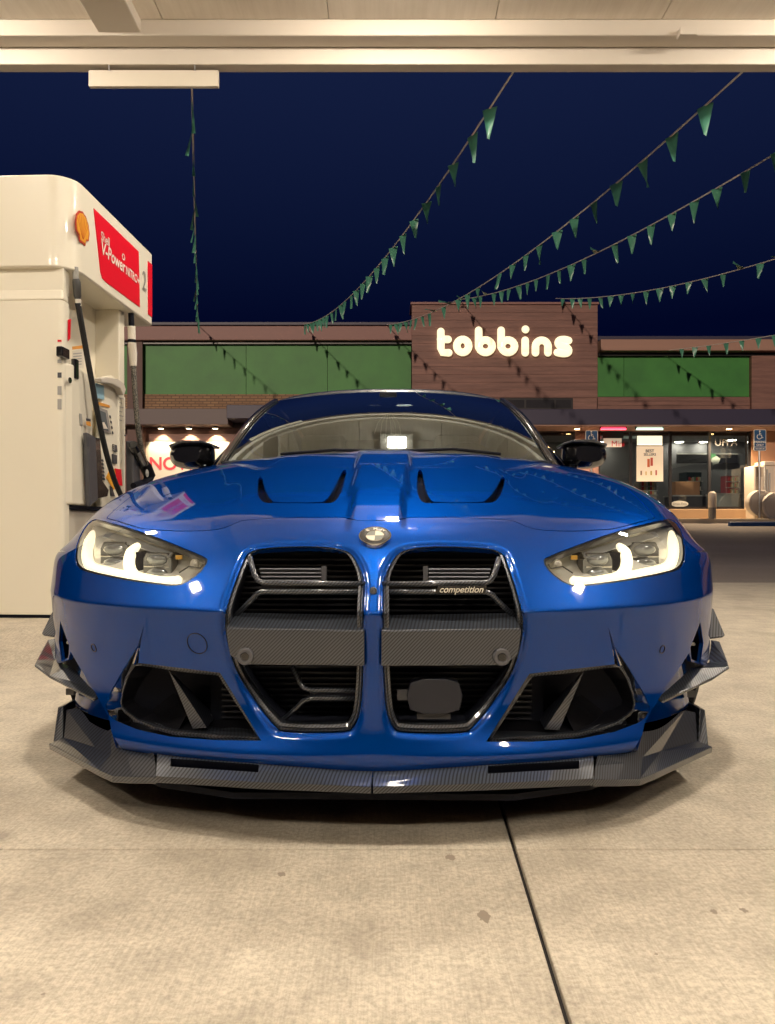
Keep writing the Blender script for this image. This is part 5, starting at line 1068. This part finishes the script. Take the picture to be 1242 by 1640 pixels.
for k in range(3): part('machine_pipe', MB().tube([(X(1228+k*4, my)-c.x, .10, .75), (X(1228+k*4, my)-c.x, .10, 1.45-.1*k)], .022, 8), LGREY, AM, smooth='auto')
part('machine_label', MB().box(X(1216, my)-c.x, X(1226, my)-c.x, .145, .15, 1.15, 1.4), mat('label_tan', (.45, .36, .27), .5), AM)
# ================================================================== pennant strings from the canopy to the store roof
CORD = mat('white_cord', (.66, .61, .54), .6); PEN = mat('green_pennant_film', (.075, .25, .17), .32)
PEN.node_tree.nodes['Principled BSDF'].inputs['Transmission Weight'].default_value = .0
def pennant_mesh(k):
    rn = random.Random(k); fold = (rn.random()-.5)*.05; tw = (rn.random()-.5)*.05; w_, h_ = .078, .27
    rowsv = [[(-w_+2*w_*u, fold*math.sin(u*3.1)*(1 if q else .2)+tw*q*(u-.5), 0) for u in (0, .5, 1)] for q in (0,)]
    v = []
    for q, ww in ((0, 1), (.35, .66), (.7, .32), (1, .02)):
        for u in (-1, 0, 1): v.append((u*w_*ww, fold*(1-u*u)*(.3+q)+tw*q*u+.03*q*q*fold*20, -h_*q))
    f = [(i*3+j, i*3+j+1, (i+1)*3+j+1, (i+1)*3+j) for i in range(3) for j in range(2)]; m = MB(); m.add(v, f); me = m.mesh('pennant'); me.materials.append(PEN)
    for p in me.polygons: p.use_smooth = True
    return me
PM_ = [pennant_mesh(k) for k in range(6)]
def string(a, b, sag, lab, seed, step=.54, turn=0):
    a, b = Vector(a), Vector(b); e = empty('pennant_string', a, 0, lab, 'pennant string', 'pennant strings above the lot'); n = 40; d = b-a; rn = random.Random(seed)
    pos = lambda t: d*t-Vector((0, 0, 4*sag*t*(1-t)))
    part('cord', MB().tube([pos(i/n) for i in range(n+1)], .009, 6), CORD, e); m = int(d.length/step)
    ang = math.atan2(d.y, d.x)
    for k in range(1, m):
        if rn.random() < .04: continue
        t = (k+rn.uniform(-.08, .08))/m; o = bpy.data.objects.new('pennant', PM_[rn.randrange(6)]); COL.objects.link(o); o.parent = e; o.location = pos(t)
        wild = seed > 1 and rn.random() < .05; o.rotation_euler = (rn.uniform(-.2, .2)+(1.6 if wild else 0), rn.uniform(-.10, .10), ang+(rn.uniform(-.1, .1) if seed == 1 else rn.uniform(.1, .8))); s_ = rn.uniform(.85, 1.08); o.scale = (s_, s_, s_)
zc_ = 4.66
def can(px): return (X(px, CY+.13), CY+.13, zc_)
def sto(px, py, y=SY-.38): return (X(px, y), y, Z(py, y))
string(can(307), sto(318, 521), .35, 'green pennant string tied to the canopy behind the hanging white bar', 1)
string(can(824), sto(485, 519), .55, 'green pennant string ending on the brown roof edge above the wide green panels', 2)
string(can(1192), sto(620, 520), .50, 'green pennant string ending on the roof edge hard against the brown tower', 3)
string((4.55, CY+.13, zc_), sto(732, 480, TY+.2), .42, 'green pennant string ending on top of the tower above its first letters', 4)
string((7.6, CY+.13, zc_), sto(890, 478, TY+.3), .55, 'green pennant string ending on top of the tower above its last letter', 5)
string((12.2, CY+.13, zc_), sto(1072, 561), .35, 'green pennant string ending on the low tan cornice above the shop windows', 6)
